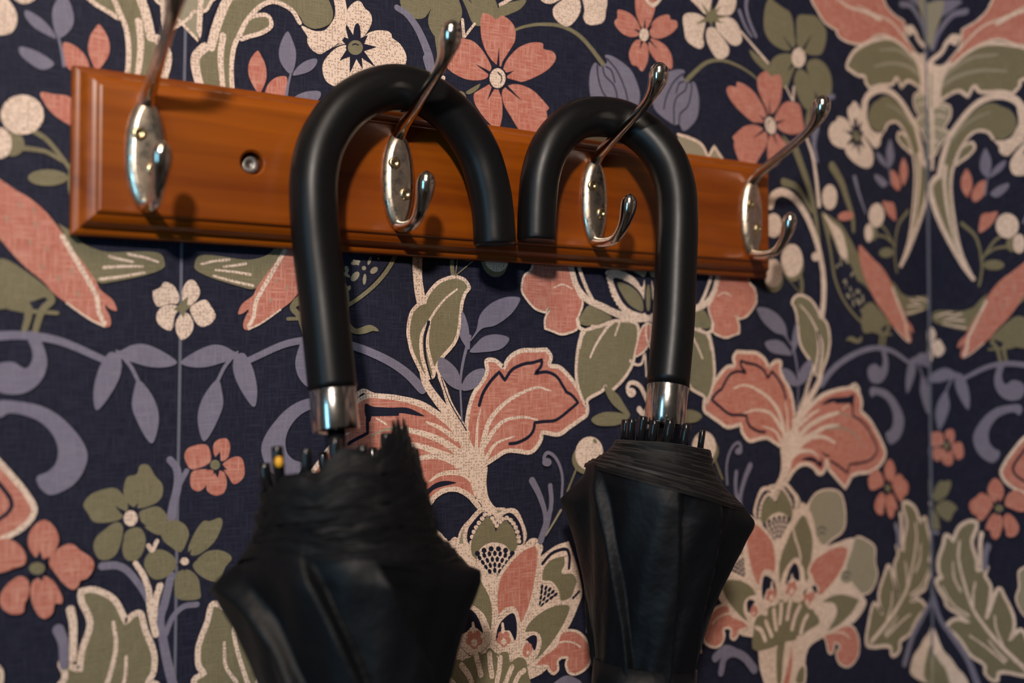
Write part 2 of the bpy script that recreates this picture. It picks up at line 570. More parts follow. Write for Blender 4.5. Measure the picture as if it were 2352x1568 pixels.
# -- bird
fill('D', C_OLIVE, "530,1900* 620,1960 700,2020 780,2150 860,2290 960,2370 1080,2500 1180,2620 1240,2680 1280,2820 1240,2960 1100,2800 900,2560 760,2500 700,2360 600,2150")
fill('D', CR_, "535,1920 620,2000 700,2080 740,2200 755,2330 700,2310 650,2180 590,2030")
fill('D', C_NAVY, "600,2100 680,2290 780,2380 860,2560 960,2740 1060,2900 1100,3010 1000,2970 850,2850 740,2700 660,2520 630,2300")
for i in range(46):
    x, y = random.uniform(640, 1000), random.uniform(2250, 2960)
    c = 640 + max(0, (y - 2450)) * .75
    if c + 15 < x < 790 + (y - 2400) * .48:
        blob('D', C_SAGE, x, y, 10, 22, random.uniform(-50, 50), n=8)
line('D', C_OLIVE, "530,1930 600,2250 640,2500 720,2700 850,2870 1000,2985 1150,3010", 3.4, 2.2)
for x, y, a, b_, r in ((845, 835, 45, 20, -15), (970, 820, 40, 14, 110), (920, 885, 20, 20, 0), (1010, 905, 40, 26, -40), (840, 960, 52, 30, -50),
                       (925, 985, 16, 50, 5), (785, 1065, 16, 26, 20), (1050, 800, 11, 11, 0), (760, 930, 15, 18, 0)):
    blob('F', C_SAGE, x, y, a, b_, r, n=12)
fill('E', C_OLIVE, "520,480* 640,560 750,665 860,715 1000,742 1300,735 1440,757 1478,830 1462,890 1300,950 1000,1010 900,1018 820,960 700,800")
fill('E', C_PINK, "-260,-60 0,90 150,190 270,260 420,390 560,570 640,700 740,830 860,1000 900,1080 1010,1170 1050,1265 1000,1260* 940,1220 990,1330 990,1400 940,1412 800,1340 600,1200 480,1110 380,1000 200,850 0,620 -200,300")
line('E', CR_, "560,600 700,840 810,1030 870,1150 890,1290 940,1380", 3.6, 3)
line('E', CR_, "600,1200 800,1340 940,1410", 1.4)
for x, y in ((170, 300), (60, 430), (320, 480), (260, 640), (420, 700), (380, 860), (520, 960), (640, 900), (700, 1100), (300, 350)):
    line('E', C_SAGE, f"{x},{y} {x+14},{y+45}", 1.5, 0.6)
for s in ("980,780 1100,810 1200,830", "930,880 1100,870 1280,870", "900,985 1100,960 1300,925", "1150,760 1300,790 1420,830"):
    line('E', CR_, s, 2.2, 1.6)
line('E', C_OLIVE, "300,1100 420,1120 460,1180 380,1260 330,1400 300,1520", 6, 4)
line('E', C_OLIVE, "100,1180 240,1230 250,1330 220,1440", 7, 4)
fill('E', C_OLIVE, "-200,900 0,800 180,880 420,1060 450,1120 300,1180 100,1240 -200,1240")
fill('F', C_OLIVE, "790,1380 850,1430 960,1395 1030,1420 1050,1455 1000,1450 940,1470 860,1480 790,1450")
# -- lavender vines
line('L', C_LAV, "520,400 600,290 700,200 850,115 1000,75 1150,100 1300,200 1360,240", 6.5, 3.4)
fill('I', C_LAV, "1040,90 1080,100 1180,50 1300,40 1450,100 1590,200 1500,245 1350,245 1200,205 1110,180 1060,150")
fill('I', C_LAV, "1000,110 1080,150 1085,300 1000,480 870,635 838,480 880,280 950,150")
line('I', C_LAV, "1110,160 1180,250 1240,370", 2.8)
fill('I', C_LAV, "1240,360 1340,460 1410,600 1425,750 1375,925 1310,880 1230,730 1185,600 1200,470")
fill('I', C_LAV, "0,545 200,560 380,600 540,690 680,830 760,950 785,1060 740,1200 650,1310 520,1380 430,1390 350,1320 330,1230 420,1190 500,1110 520,980 470,850 360,740 220,680 80,660 0,700 -60,620")
fill('I', C_LAV, "230,-60 330,-60 400,90 422,220 380,350 280,450 150,492 0,475 -80,400 -100,300 -50,230 50,200 130,205 190,245 240,255 285,190 285,90")
# -- spear leaves at the bottom with their bud
fill('P', C_OLIVE, "1935,120* 1870,110 1790,150 1750,210 1720,290* 1690,250 1650,240 1630,330 1590,450 1590,560 1620,620* 1570,640 1590,720 1640,800 1670,880 1760,940 1860,1020* 1760,990 1690,1020 1670,1070 1740,1130 1800,1200 1880,1320 2000,1400 2010,1480 2070,1540 2120,1540 2130,1480 2200,1470 2352,1500 2450,1480 2420,1300 2352,1100 2290,1110 2230,1180* 2270,1080 2260,950 2180,780 2150,720 2110,740 2060,880 2020,990* 2050,850 2060,700 2010,600 2030,520 1980,540 1940,560* 1930,450 1890,300 1930,180", out=(CR_, 3.4))
line('P', CR_, "1780,290 1770,450 1830,700 1900,900 2000,1050 2150,1230 2380,1450", 1.8, 4.5)
for s in ("1920,660 1900,780 1900,900", "2095,960 2110,1080 2170,1230", "1870,1140 2000,1230 2180,1380", "2040,1180 2100,1260 2200,1360", "1720,480 1730,620 1790,740", "1620,700 1720,860 1860,960"):
    line('P', CR_, s, 1.6, 2.4)
line('P', C_LAV, "1530,740 1600,980 1700,1130 1850,1350 1950,1600", 4, 7)
fill('P', CR_, "1540,1120 1570,1120 1600,1200 1640,1280 1700,1340 1760,1430 1810,1480 1860,1568 1860,1700 1540,1700", )
fill('P', C_OLIVE, "1545,1330 1600,1380 1660,1470 1700,1700 1545,1700", out=(C_SAGE, 2))
# -- lotus: two veined wings on a trunk
def fold(p):
    x = p[0] % REP
    return (REP - x if x > HALF else x, p[1])


def mixed(segs, col, out=None, closed=True):
    pts = []
    for tile, s_ in segs:
        for x, y, c in parse(s_):
            q = fold(wallpt(tile, x, y))
            pts.append((q[0], q[1], c))
    c = curve(pts, closed)
    if closed:
        put('M', col, [c])
    if out:
        put('M', out[0], ribbon(c, out[1], out[1], closed))


mixed([('J', "1010,500 1150,515 1300,535 1430,570 1530,625 1650,710 1760,820 1830,1000 1900,1300 1935,1440 1850,1390 1750,1340 1640,1360 1560,1410 1510,1475 1450,1485 1400,1440 1372,1350"),
       ('L', "585,1165* 650,1240 735,1335* 790,1225* 850,1200 960,1185 1050,1120 1093,1030 1070,940 1010,820 950,720 870,640* 880,560 855,480 810,440*")], C_PINK, (CR_, 2.4))
mixed([('L', "650,565 800,560* 800,680* 900,750 970,860 1020,990 960,1080 860,1110 770,1120* 755,1200* 680,1140 600,1090")], C_PINK, (C_DARK, 1.7), False)
line('L', C_SAGE, "560,800 700,790 830,860 880,960", 2.2, 1.0)
line('L', C_SAGE, "520,700 680,660 790,700", 2.2, 1.0)
line('J', CR_, "835,530 880,475 925,462 1010,500 1200,520 1400,570 1550,650 1690,760 1790,880", 3.5, 6)
line('J', CR_, "1370,1330 1400,1440 1460,1480 1530,1430 1620,1360 1750,1345 1860,1400 1950,1500", 3.6, 5)
fill('J', C_DARK, "930,575 1000,600 1150,610 1300,610 1400,650 1460,688 1380,680 1250,660 1100,672 1000,672 970,740 930,680")
fill('J', C_DARK, "1460,1270* 1478,1345 1560,1290 1650,1268 1750,1285 1680,1305 1560,1340 1490,1400 1460,1420 1440,1370")
fill('J', C_DARK, "1455,1215 1420,1270 1350,1310 1330,1290 1400,1260")
fill('J', C_PINK, "1850,900 1850,700 1900,500 2000,350 2030,270* 2020,190 2090,185 2150,230 2175,255* 2230,160 2330,100 2460,95 2560,90* 2600,150 2590,230 2680,250 2780,350 2850,450 2910,530 2925,660 2860,720 2760,790 2670,850 2520,830* 2500,920 2420,1010 2300,1000 2200,1000 2100,1060 2020,1110 1990,1100", out=(CR_, 4.2))
line('J', C_DARK, "1955,590 1990,480 2060,370 2135,290* 2185,365* 2250,270 2352,220 2440,205 2520,180* 2510,240 2455,305* 2560,290 2650,330 2710,420 2740,470* 2790,500 2845,565* 2780,620 2650,720 2540,735 2455,745* 2440,820 2390,880 2300,925 2230,935", 3.2)
fill('J', CR_, "1740,850 1830,820 1860,880 1900,960 1990,980 2010,1100 2030,1150 2020,1280 2040,1420 2110,1530 2130,1620 1950,1620 1980,1500 1940,1430 1900,1250 1820,1190 1720,1130 1740,1010 1790,960")
for s, a, b_ in (("1190,790 1400,830 1600,900 1750,1000 1880,1130", 4, 8), ("1480,740 1600,790 1750,890", 2.0, 5.5), ("1190,940 1400,950 1600,1020 1750,1080 1880,1150", 3.2, 9),
                 ("1240,1150 1400,1070 1600,1050 1780,1120", 2.4, 7), ("1510,1270 1620,1205 1800,1200 1910,1270", 2.0, 7), ("1030,705 1120,760", 1.5, 2.0),
                 ("2600,460 2480,430 2352,470 2200,560 2080,680 2020,800 1980,980", 1.6, 6), ("2480,720 2352,695 2200,720 2100,800 2000,950", 1.6, 5),
                 ("2270,870 2150,910 2080,960 2010,1080", 1.3, 4), ("1970,620 1940,750 1930,980", 1.0, 3.6)):
    line('J', CR_, s, a, b_)
line('J', CR_, "1440,250 1480,400 1590,560 1710,700 1830,850", 6.5, 10)
line('J', CR_, "1570,270 1640,430 1690,580 1790,760", 3.6, 7)
line('J', C_DARK, "1563,300 1595,450 1660,578", 2.8, 0.4)
line('J', C_DARK, "1610,330 1690,560 1840,815", 0.8, 1.2)
fill('F', C_OLIVE, "1740,965 1820,990 1865,1060 1830,1110 1800,1200 1785,1330 1770,1450 1740,1540 1700,1600 1620,1690 1560,1790 1540,1860 1500,1870 1460,1860 1400,1750 1350,1640 1330,1560 1315,1450 1340,1300 1400,1220 1460,1190* 1500,1110 1580,1020 1660,980", out=(CR_, 3.4))
line('F', CR_, "1755,1075 1650,1160 1560,1270 1500,1370 1445,1460 1430,1560 1445,1700 1500,1870", 1.6, 4)
line('F', CR_, "1510,1370 1490,1500 1495,1620 1550,1830", 2.6, 3.5)
line('F', C_DARK, "1500,1370 1465,1520 1475,1700 1530,1910", 3.0, 1.4)
line('F', CR_, "1430,700 1425,950 1440,1080 1465,1190", 3.4, 4)
line('F', C_OLIVE, "1740,950 1760,800", 1.2)
line('F', C_OLIVE, "1745,950 1900,820", 1.2)
# -- lavender sprig over the trunk
fill('F', C_LAV, "1930,1440 1960,1310 2050,1210 2180,1150 2300,1145 2320,1180 2240,1300 2100,1400 1980,1430 1890,1530 1870,1540")
fill('F', C_LAV, "1800,1270 1850,1380 1870,1530 1860,1620 1780,1500 1790,1400")
fill('F', C_LAV, "2110,1480 2220,1510 2200,1570 2130,1620 2000,1640 1870,1640 1930,1560 2000,1500")
fill('J', C_LAV, "1600,160 1660,180 1740,250 1780,330 1800,450 1700,420 1620,330 1580,230")
fill('J', C_LAV, "2010,270 1920,270 1830,340 1795,450 1880,450 1950,400")
line('J', C_LAV, "1870,-30 1820,150 1790,320 1785,450 1800,740", 3.4, 1.6)
# -- lotus: cup. One side from the sharp copy, the other from its mirror image across the axis
fill('N', CR_, "1500,330 1640,260 1680,290 1740,250 1830,330 2000,420 2150,640 2352,330 2440,260 2500,290 2530,350 2510,420 2640,330 2760,290* 2790,380 2830,500 2860,620 2880,760 2840,880 2800,980 2740,1090 2690,1130 2560,1440 2352,1568 2250,1750 1500,1750 1400,1500 1500,1300 1550,900 1500,600")
for s in ("-20,60 20,-180 170,-205 290,-130 330,0 310,200 60,320", "400,20 440,-110 540,-170 680,-150 730,0 720,180 620,270 450,370",
          "800,290 850,250 940,290 1000,350 1000,480 1020,600 960,740 850,770 700,720 700,420"):
    fill('P', C_SAGE, s, out=(CR_, 1.8))
fill('P', CR_, "60,200 200,60 300,0 420,30 480,250 560,330 790,260 800,340 740,560 880,770 920,850 820,1010 640,1110 400,1250 330,1568 0,1568 -60,900 20,600")
for x, y, r in ((140, 150, 75), (520, 210, 60), (740, 610, 55)):
    blob('P', C_SAGE, x, y, r, r * 1.1)
    line('P', C_DARK, f"{x-40},{y-20} {x},{y-50} {x+40},{y-20}", 1.0)
    line('P', C_DARK, f"{x-25},{y+20} {x},{y-5} {x+25},{y+20}", 1.0)
fill('P', C_OLIVE, "350,55 410,160 440,300 420,480 390,640 330,640 200,640 155,650 155,500 200,320 270,170")
fill('P', C_PINK, "740,335 758,400 700,560 600,700 490,790 430,620 400,560 450,450 560,370 660,330", out=(CR_, 3))
fill('P', C_OLIVE, "500,850 600,770 720,755 840,790 860,830 800,940 700,1040 620,1090 560,1100 640,950 620,860", out=(CR_, 3))
fill('P', CR_, "200,650 230,540 300,470 350,520 370,650 330,760 240,780")
fill('P', C_DARK, "290,525 320,580 335,640 290,600 230,610 260,560")
blob('P', C_PINK, 270, 670, 40, 50)
fill('P', CR_, "340,760 380,690 440,660 490,700 480,800 430,880 360,850")
fill('P', C_DARK, "430,700 470,690 478,760 450,740")
blob('P', C_PINK, 420, 780, 38, 45)
fill('P', C_OLIVE, "60,1000 110,860 300,840 450,930 500,1020 400,1090 330,1150 200,1180")
for s in ("240,1100 100,900", "240,1100 165,860", "245,1100 240,850", "255,1100 330,880", "290,1110 400,960", "300,1150 440,1040"):
    line('P', CR_, s, 3.2, 2.2)
fill('P', C_OLIVE, "200,1110 120,1200 100,1350 110,1568 160,1568 180,1350", out=(CR_, 2.4))
fill('P', C_PINK, "250,1200 220,1350 170,1568 230,1568 260,1380", out=(CR_, 1.8))
fill('P', C_PINK, "540,1120 640,1090 720,1050 800,1060 850,1160 850,1300 800,1390 740,1420 670,1380 650,1290 690,1240* 640,1200 620,1290 580,1290 560,1200", out=(CR_, 1.6))
line('P', CR_, "530,1130 640,1110 720,1120 770,1160", 1.4)
line('P', CR_, "330,1568 330,1300 380,1200 540,1120", 5)
fill('P', C_OLIVE, "280,1568 300,1450 350,1400 370,1430 360,1568", out=(CR_, 2.4))
# sharp side
fill('N', CR_, "1815,330 1812,180 1875,75 1970,-15 2090,-25 2122,35 2200,-5 2290,5 2350,120 2380,250 2310,400 2150,680 2100,660 1900,480 1860,350")
fill('N', C_DARK, "1862,315 1850,190 1910,100 1990,25 2080,55 2112,115 2170,55 2240,35 2310,110 2345,220 2335,320 2200,300 2000,250")
pe = [(1885, 300), (1890, 250), (1905, 205), (1925, 165), (1950, 125), (1980, 85), (2005, 50), (2045, 45), (2070, 85), (2090, 120), (2112, 150),
      (2140, 115), (2165, 90), (2200, 80), (2235, 100), (2260, 130), (2280, 165), (2295, 205), (2305, 250), (2310, 290)]
for x, y in pe:
    blob('N', CR_, x, y, 21, 21, n=12)
fill('N', C_OLIVE, "2030,58* 2080,130 2100,205* 2130,150 2195,100* 2260,180 2290,280 2290,345 2220,410 2100,300 1990,340 1930,450 1880,380 1890,270 1950,150")
fill('N', CR_, "1940,400 1990,330 2090,300 2190,330 2235,420 2160,560 2100,680 2010,560 1940,470")
seeds('N', 2092, 660, ((60, 2), (110, 3), (160, 5), (210, 6), (262, 7), (305, 6)), -37, 37)
line('N', CR_, "2085,620 2105,800 2110,1000", 9, 7)
fill('N', C_OLIVE, "1890,510 1990,660 2060,800 2080,950 2055,1110 1980,950 1850,860 1780,900 1790,780 1840,650", out=(CR_, 3))
fill('N', C_PINK, "2330,370 2430,320 2460,310 2490,400 2470,600 2430,800 2380,950 2320,1040 2270,900 2180,910 2120,970 2100,800 2130,620 2220,480", out=(CR_, 3.6))
line('N', C_DARK, "2520,490 2600,400 2700,360 2745,365* 2765,430 2758,530", 3)
fill('N', C_OLIVE, "2510,600 2530,520 2600,445 2725,410* 2728,500 2700,570 2790,570 2835,640 2820,700 2780,800 2680,830 2660,740 2600,660 2520,650", out=(CR_, 2.2))
line('N', C_DARK, "2795,800 2850,740", 2.4)
seeds('N', 2480, 900, ((60, 2), (110, 3), (160, 4), (205, 5)), 5, 55)
fill('N', C_OLIVE, "2352,1080 2450,950 2600,860 2740,840 2780,880 2760,960 2700,1080 2620,1200 2520,1320 2400,1420 2330,1470 2330,1300", out=(CR_, 4.2))
fill('N', CR_, "2300,1150 2400,1100 2490,1120 2510,1220 2460,1340 2380,1400 2300,1360")
fill('N', C_DARK, "2360,1180 2420,1135 2465,1140 2470,1200 2450,1270 2420,1230 2380,1180")
blob('N', C_PINK, 2385, 1265, 42, 65, 15)
blob('N', CR_, 2390, 1290, 14, 20)
fill('N', C_PINK, "2640,1230 2680,1120 2760,1090 2850,1110 2930,1200 2960,1320 2920,1420 2830,1480 2760,1470 2730,1400 2742,1335 2690,1335* 2655,1370 2660,1440 2620,1480 2580,1450 2560,1410 2450,1410 2520,1320", out=(CR_, 2.6))
line('N', CR_, "2600,1230 2700,1192 2800,1200 2860,1240", 1.8)
for pts, dk, px_, py_, rx, ry in (("1740,1160 1755,1000 1830,880 1885,868 1965,940 2035,1060 2045,1200 1900,1320 1780,1230", "1790,1110 1800,980 1840,910 1885,908 1945,985 1985,1110 1930,1070 1880,1060 1840,1100", 1905, 1170, 72, 88),
                                 ("2085,1210 2100,1080 2190,940 2290,905 2315,1050 2310,1200 2210,1300", "2100,1190 2120,1060 2180,975 2260,935 2290,1050 2275,1180 2230,1100 2190,1090 2140,1110", 2170, 1165, 62, 76),
                                 ("1630,1300 1660,1200 1740,1270 1770,1400 1700,1480", "1660,1220 1720,1240 1750,1290 1700,1270", 1690, 1360, 60, 85)):
    fill('N', CR_, pts)
    fill('N', C_DARK, dk)
    for k in range(5):
        a = k * 1.257 + .3
        blob('N', C_PINK, px_ + rx * .6 * math.cos(a), py_ + ry * .55 * math.sin(a), rx * .5, ry * .45, n=12)
    blob('N', CR_, px_, py_ + ry * .35, rx * .4, ry * .4)
    line('N', CR_, f"{px_-10},{py_-ry-60} {px_-5},{py_-ry+10}", 2.6, 4)
fill('N', C_OLIVE, "1600,1500 1650,1500 1750,1350 1830,1390 1880,1340 1900,1270 1960,1290 1990,1350 2030,1250 2080,1270 2110,1330 2150,1285 2210,1290 2230,1370 2300,1330 2360,1350 2380,1420 2352,1700 1600,1700")
for s in ("1790,1400 1860,1500 1900,1620", "1915,1290 1940,1380 1965,1490", "2042,1300 2050,1400 2065,1500", "2140,1335 2130,1440 2110,1550", "2245,1420 2210,1500 2170,1600", "2352,1450 2300,1500 2250,1620", "1690,1540 1740,1600 1780,1700"):
    line('N', CR_, s, 5.2, 5.2)
# -- flower on the axis, below the rack
fill('G', C_PINK, "60,905 0,960 -20,1080 20,1160 100,1250 190,1285* 230,1250 190,1340 190,1430* 250,1450 330,1480 400,1470 480,1430 480,1350 530,1200 480,1100 440,950 400,860 300,780 120,800", out=(CR_, 2.2))
line('G', CR_, "270,1060 350,1032 430,1070", 1.4)
line('G', CR_, "400,800 430,900 470,1040 560,1160 700,1230 850,1300 1000,1335 1100,1335", 6, 8)
line('G', CR_, "470,800 500,900 560,1060 620,1180", 4, 4)
fill('G', C_OLIVE, "600,1220 680,1260 790,1330 710,1372 620,1400 540,1400 490,1360 550,1250")
fill('G', C_OLIVE, "540,1450 700,1400 820,1360 1000,1375 1030,1500 990,1700 950,1800 880,1900 800,1980 765,2040* 730,1940* 700,1990 580,2060 555,2130* 500,2000 470,1850 480,1650 510,1500", out=(CR_, 3.4))
line('G', CR_, "800,1370 740,1430 650,1568 595,1690", 3.6, 2)
line('G', CR_, "860,1370 820,1490", 2.6, 1.8)
line('G', CR_, "610,1405 680,1410 740,1390", 2.2, 2.6)
line('G', CR_, "480,1350 500,1420 545,1450 520,1500 500,1600", 4, 3)
for i, (x, y) in enumerate(((745, 930), (752, 970), (765, 1010), (775, 1050), (785, 1090), (800, 1130), (820, 1165), (840, 1200), (865, 1235), (890, 1265), (920, 1290))):
    blob('G', CR_, x + 10, y, 24, 24, n=12)
fill('G', CR_, "745,930 800,900 900,920 1000,980 1060,1060 1085,1000 1085,1335 950,1305 880,1250 820,1160 780,1080")
fill('G', C_DARK, "800,985 900,995 1010,1065 1075,1165 1085,1290 960,1260 870,1170")
fill('G', C_OLIVE, "840,1018 940,1040 1020,1100 1065,1180 1065,1275 960,1225 890,1135")
fill('G', C_SAGE, "800,860 950,900 1085,960 1085,800 800,800")
fill('G', C_DARK, "1095,1010 1130,1000 1150,1100 1130,1290 1090,1290 1078,1180", 'X')
fill('G', C_OLIVE, "1110,1040 1130,1060 1138,1150 1115,1270 1098,1200", 'X')
fill('K', C_PINK, "1040,-60 1000,100 1000,150 1060,120 1110,60 1140,-40 1130,-140 1080,-130", out=(CR_, 2))
line('K', CR_, "955,190 1010,225 1060,210 1085,120 1100,330", 3.2, 2)
fill('C', C_SAGE, "1385,1220* 1500,1255 1600,1315 1655,1425* 1710,1320* 1800,1450 1700,1560 1400,1560")
line('C', CR_, "1385,1215* 1500,1250 1600,1310 1655,1420* 1710,1320* 1790,1450", 3.2)
# -- leaves, curls and berries under that flower
fill('K', C_OLIVE, "720,430 780,440 850,500 900,580 955,680 880,650 780,560")
fill('K', C_OLIVE, "605,712 700,655 830,652 950,690 860,760 750,775 650,765")
line('K', CR_, "965,500 935,470 935,410 975,385 1040,415 1090,510 1150,660", 4, 5)
blob('K', CR_, 965, 475, 40, 42)
line('K', CR_, "1035,625 1085,690 1130,780", 6.5, 4)
blob('K', C_OLIVE, 565, 1075, 135, 135)
line('K', C_OLIVE, "465,1170 430,1260 390,1360", 2.2)
line('K', C_OLIVE, "680,1120 600,1230 520,1310", 2.6, 1.4)
blob('K', CR_, 585, 1018, 125, 150, 8)
blob('K', C_OLIVE, 638, 912, 16, 22, -30)
line('K', C_LAV, "200,1110 180,1060 210,1015 270,1045 320,1130 345,1250 338,1420", 4, 2.6)
blob('K', C_LAV, 205, 1100, 42, 38)
line('K', C_LAV, "72,1265 140,1400 190,1568 185,1720", 7, 4)
line('K', C_LAV, "235,1310 245,1450 225,1600 190,1750", 5, 4)
line('O', C_LAV, "240,0 190,150 150,280", 5, 7)
line('O', C_SAGE, "330,10 260,130 200,230", 2.6, 1.6)
line('O', C_LAV, "1770,1470 1800,1340 1880,1290 1980,1330 2070,1440", 8, 10)
fill('O', CR_, "705,1290 650,1370 625,1470 645,1475 700,1395")
fill('O', C_LAV, "590,980 605,1020 570,1110 552,1090")
line('O', C_LAV, "280,1600 380,1540 480,1580", 10)
# -- plants that stand on the seam, not mirrored
SM = 'S'
for s in ("1480,1010 1560,1040 1610,1130 1600,1200 1520,1205 1420,1230 1380,1160 1375,1090* 1440,1060", "1640,1170 1640,1080 1690,1000 1750,1000 1800,1090 1770,1170 1700,1230 1650,1235",
          "1710,1250 1780,1190 1850,1170 1900,1230 1940,1310 1900,1380 1820,1412 1760,1370", "1640,1290 1700,1300 1740,1380 1720,1470 1640,1530 1590,1470 1580,1370",
          "1610,1240 1570,1320 1550,1430 1500,1440 1420,1380 1410,1300 1450,1240 1530,1212"):
    fill('E', CR_, s, SM)
spikes('E', 1640, 1240, 5, "1560,1260 1690,1140 1720,1230 1650,1330", 5, SM, C_OLIVE)
for s in ("1700,970 1840,940 1890,1000 1890,1100 1800,1150 1710,1160 1660,1050", "1960,900 2040,890 2070,960 2050,1060 1990,1090 1930,1040 1920,950",
          "2000,1130 2090,1060 2170,1060 2200,1150 2190,1240 2110,1300 2060,1240", "1960,1180 2020,1200 2040,1300 2010,1380 1930,1400 1860,1350 1880,1260", "1870,1165 1920,1190 1870,1290 1800,1360 1730,1340 1710,1260 1740,1180"):
    fill('I', C_PINK, s, SM)
spikes('I', 1940, 1120, 20, "1980,1010 1860,1170 1960,1240 2040,1170", 5, SM)
blob('I', C_OLIVE, 1935, 1125, 45, 45, kind=SM)
line('M', C_LAV, "920,515 1050,510 1150,560 1250,680 1320,800 1400,1000", 6, 4, kind=SM)
line('M', C_LAV, "1540,600 1480,850 1440,1000 1470,1200 1510,1400 1560,1600", 6, 7, kind=SM)
line('M', C_LAV, "1770,860 1650,880 1550,980 1490,1130", 4.5, 4, kind=SM)
line('M', CR_, "1220,490 1290,600 1340,740 1350,900 1400,1130", 4.0, 5, kind=SM)
line('M', CR_, "1440,690 1400,830 1380,1000", 5.0, 5, kind=SM)
line('M', CR_, "630,900 655,1050 650,1350", 6, 5)
line('M', C_LAV, "520,1080 565,1200 570,1400", 8, 6)
line('I', C_LAV, "1530,1080 1590,1160 1600,1300 1560,1480 1540,1600", 5.5, 7, kind=SM)
line('I', C_LAV, "1680,1180 1620,1290 1580,1400", 4, 4, kind=SM)
for s in ("1230,1210 1260,1130 1330,1125 1370,1180 1400,1230 1460,1300 1460,1400 1400,1470 1260,1515 1160,1480 1110,1380 1140,1240", "750,1480 820,1390 950,1340 1050,1340 1130,1430 1150,1520 1100,1600 1000,1640 850,1640 790,1560",
          "1250,1560 1320,1520 1420,1500 1490,1560 1515,1650 1460,1750 1380,1740 1290,1670"):
    fill('I', C_OLIVE, s, SM)
for s in ("870,250 950,180 1040,120 1100,150 1100,250 1050,400 960,460 880,440 840,340", "1130,210 1200,170 1270,180 1310,270 1290,380 1230,460 1140,460 1100,380 1110,290",
          "1450,180 1500,120 1580,100 1660,140 1700,220 1670,320 1620,390 1520,330 1460,270", "1700,330 1760,200 1830,110 1890,110 1980,80 2000,140 1940,280 1850,370 1760,420 1700,400",
          "1750,480 1850,390 1960,370 2050,400 2085,450 2030,520 1970,640 1900,650 1800,600 1740,530", "1600,570 1700,550 1780,620 1800,720 1790,810 1600,810 1570,690",
          "1300,460 1360,380 1470,370 1570,440 1580,530 1480,620 1380,630 1310,550"):
    fill('M', C_OLIVE, s, SM)
spikes('M', 1175, 85, 50, "1040,-20 1240,-50 1320,160 1120,200", 3, SM)
spikes('M', 1660, 470, 30, "1640,370 1720,370 1780,460 1660,560 1590,510", 3, SM)
blob('M', CR_, 1175, 85, 62, 72, kind=SM)
blob('M', CR_, 1660, 472, 40, 34, kind=SM)
line('M', CR_, "1335,330 1368,375 1412,290", 3.2, kind=SM)
# -- large pink flower either side of the seam
for s in ("250,250 300,150 390,95 470,140 525,250 500,360 430,440 330,440 260,350", "450,430 540,340 640,310 720,370 820,440 840,520 790,610 720,640* 690,700 640,720 560,660 490,570 440,500",
          "390,600 470,640 520,710 560,800 550,850* 490,850 470,930 410,980 350,960 300,880 270,760 290,650", "180,600 250,640 260,750 220,850 200,930 100,940 20,890 -10,800 40,700 100,640",
          "-60,290 60,265 160,310 225,400 220,490 120,530 0,570 -120,560 -160,420"):
    fill('M', C_PINK, s)
spikes('M', 330, 530, 30, "360,380 440,430 380,640 240,600", 6)
blob('M', C_OLIVE, 330, 530, 72, 55)


def print_mesh(name, items):
    """all printed shapes as flat fills in the paper's plane, later inks a hair above earlier ones"""
    vs, fs, mi = [], [], []
    for n, (col, polys) in enumerate(items):
        yy = -0.00025 - n * 1.6e-6
        for q in polys:
            pts = [Vector((float(p[0]) / 1000, yy, float(p[1]) / 1000)) for p in q]
            if len(pts) < 3:
                continue
            b = len(vs)
            if len(pts) == 4:
                vs += pts
                fs.append((b, b + 1, b + 2, b + 3))
                mi.append(col)
                continue
            tr = tessellate_polygon([[Vector((p.x, p.z, 0)) for p in pts]])
            vs += pts
            for t in tr:
                fs.append((b + t[0], b + t[1], b + t[2]))
                mi.append(col)
    me = mesh(name, vs, fs)
    for m in INKS:
        me.materials.append(m)
    me.polygons.foreach_set('material_index', mi)
    return me


allitems = []
for col, polys, kind in SHAPES:
    allitems.append((col, polys))
    if kind == 'O':
        continue
    allitems.append((col, [[(REP - p[0], p[1]) for p in reversed(q)] for q in polys]))
ME_PRINT = print_mesh('printed_pattern', allitems)
seam_pts = [np.array((at(px, py)[0], at(px, py)[2])) for px, py in ((427, -60), (425, 100), (419, 400), (415, 700), (412, 900), (406, 1250), (400, 1640))]
seamitems = [(c, q) for c, q in SEAMSHAPES]
ME_SEAM = print_mesh('printed_seam_flowers', seamitems)
ME_EDGE = print_mesh('paper_edge', [(C_SEAM, ribbon(spline(seam_pts, 4), 1.3, 1.3))])

# ---------------------------------------------------------------- walls
def box(name, x0, x1, y0, y1, z0, z1, m, parent=None):
    v = [(x, y, z) for x in (x0, x1) for y in (y0, y1) for z in (z0, z1)]
    f = [(0, 1, 3, 2), (4, 6, 7, 5), (0, 4, 5, 1), (2, 3, 7, 6), (0, 2, 6, 4), (1, 5, 7, 3)]
    return link(name, mesh(name, v, f), m, parent)


PLASTER = simple('plaster', (0.45, 0.4, 0.34), 0.9)
TOP, BOT = 2.45, 0.0
wb = box('wall_back', -1.7, 0.62, 0.0003, 0.12, BOT, TOP, PLASTER)
tag(wb, 'navy wallpapered wall printed with birds and flowers, carrying the hook rail', kind='structure')
wr = box('wall_right', 0.5303, 0.65, -2.2, 0.0003, BOT, TOP, PLASTER)
tag(wr, 'navy floral wallpapered side wall meeting the corner at the right', kind='structure')


def strip(parent, x0, x1, rightwall=False, seam=True):
    wd = x1 - x0
    if not rightwall:
        s = box('wallpaper_strip', 0, wd, -0.0001, 0.0003, 0, TOP - BOT, INKS[C_NAVY], parent)
        s.location = (x0, 0, BOT)
    else:
        s = box('wallpaper_strip', 0, wd, -0.0001, 0.0003, 0, TOP - BOT, INKS[C_NAVY], parent)
        s.location = (0.5303, 0, BOT)
        s.rotation_euler = (0, 0, -math.pi / 2)
        s.location = (0.5300, -x0, BOT)
    return s


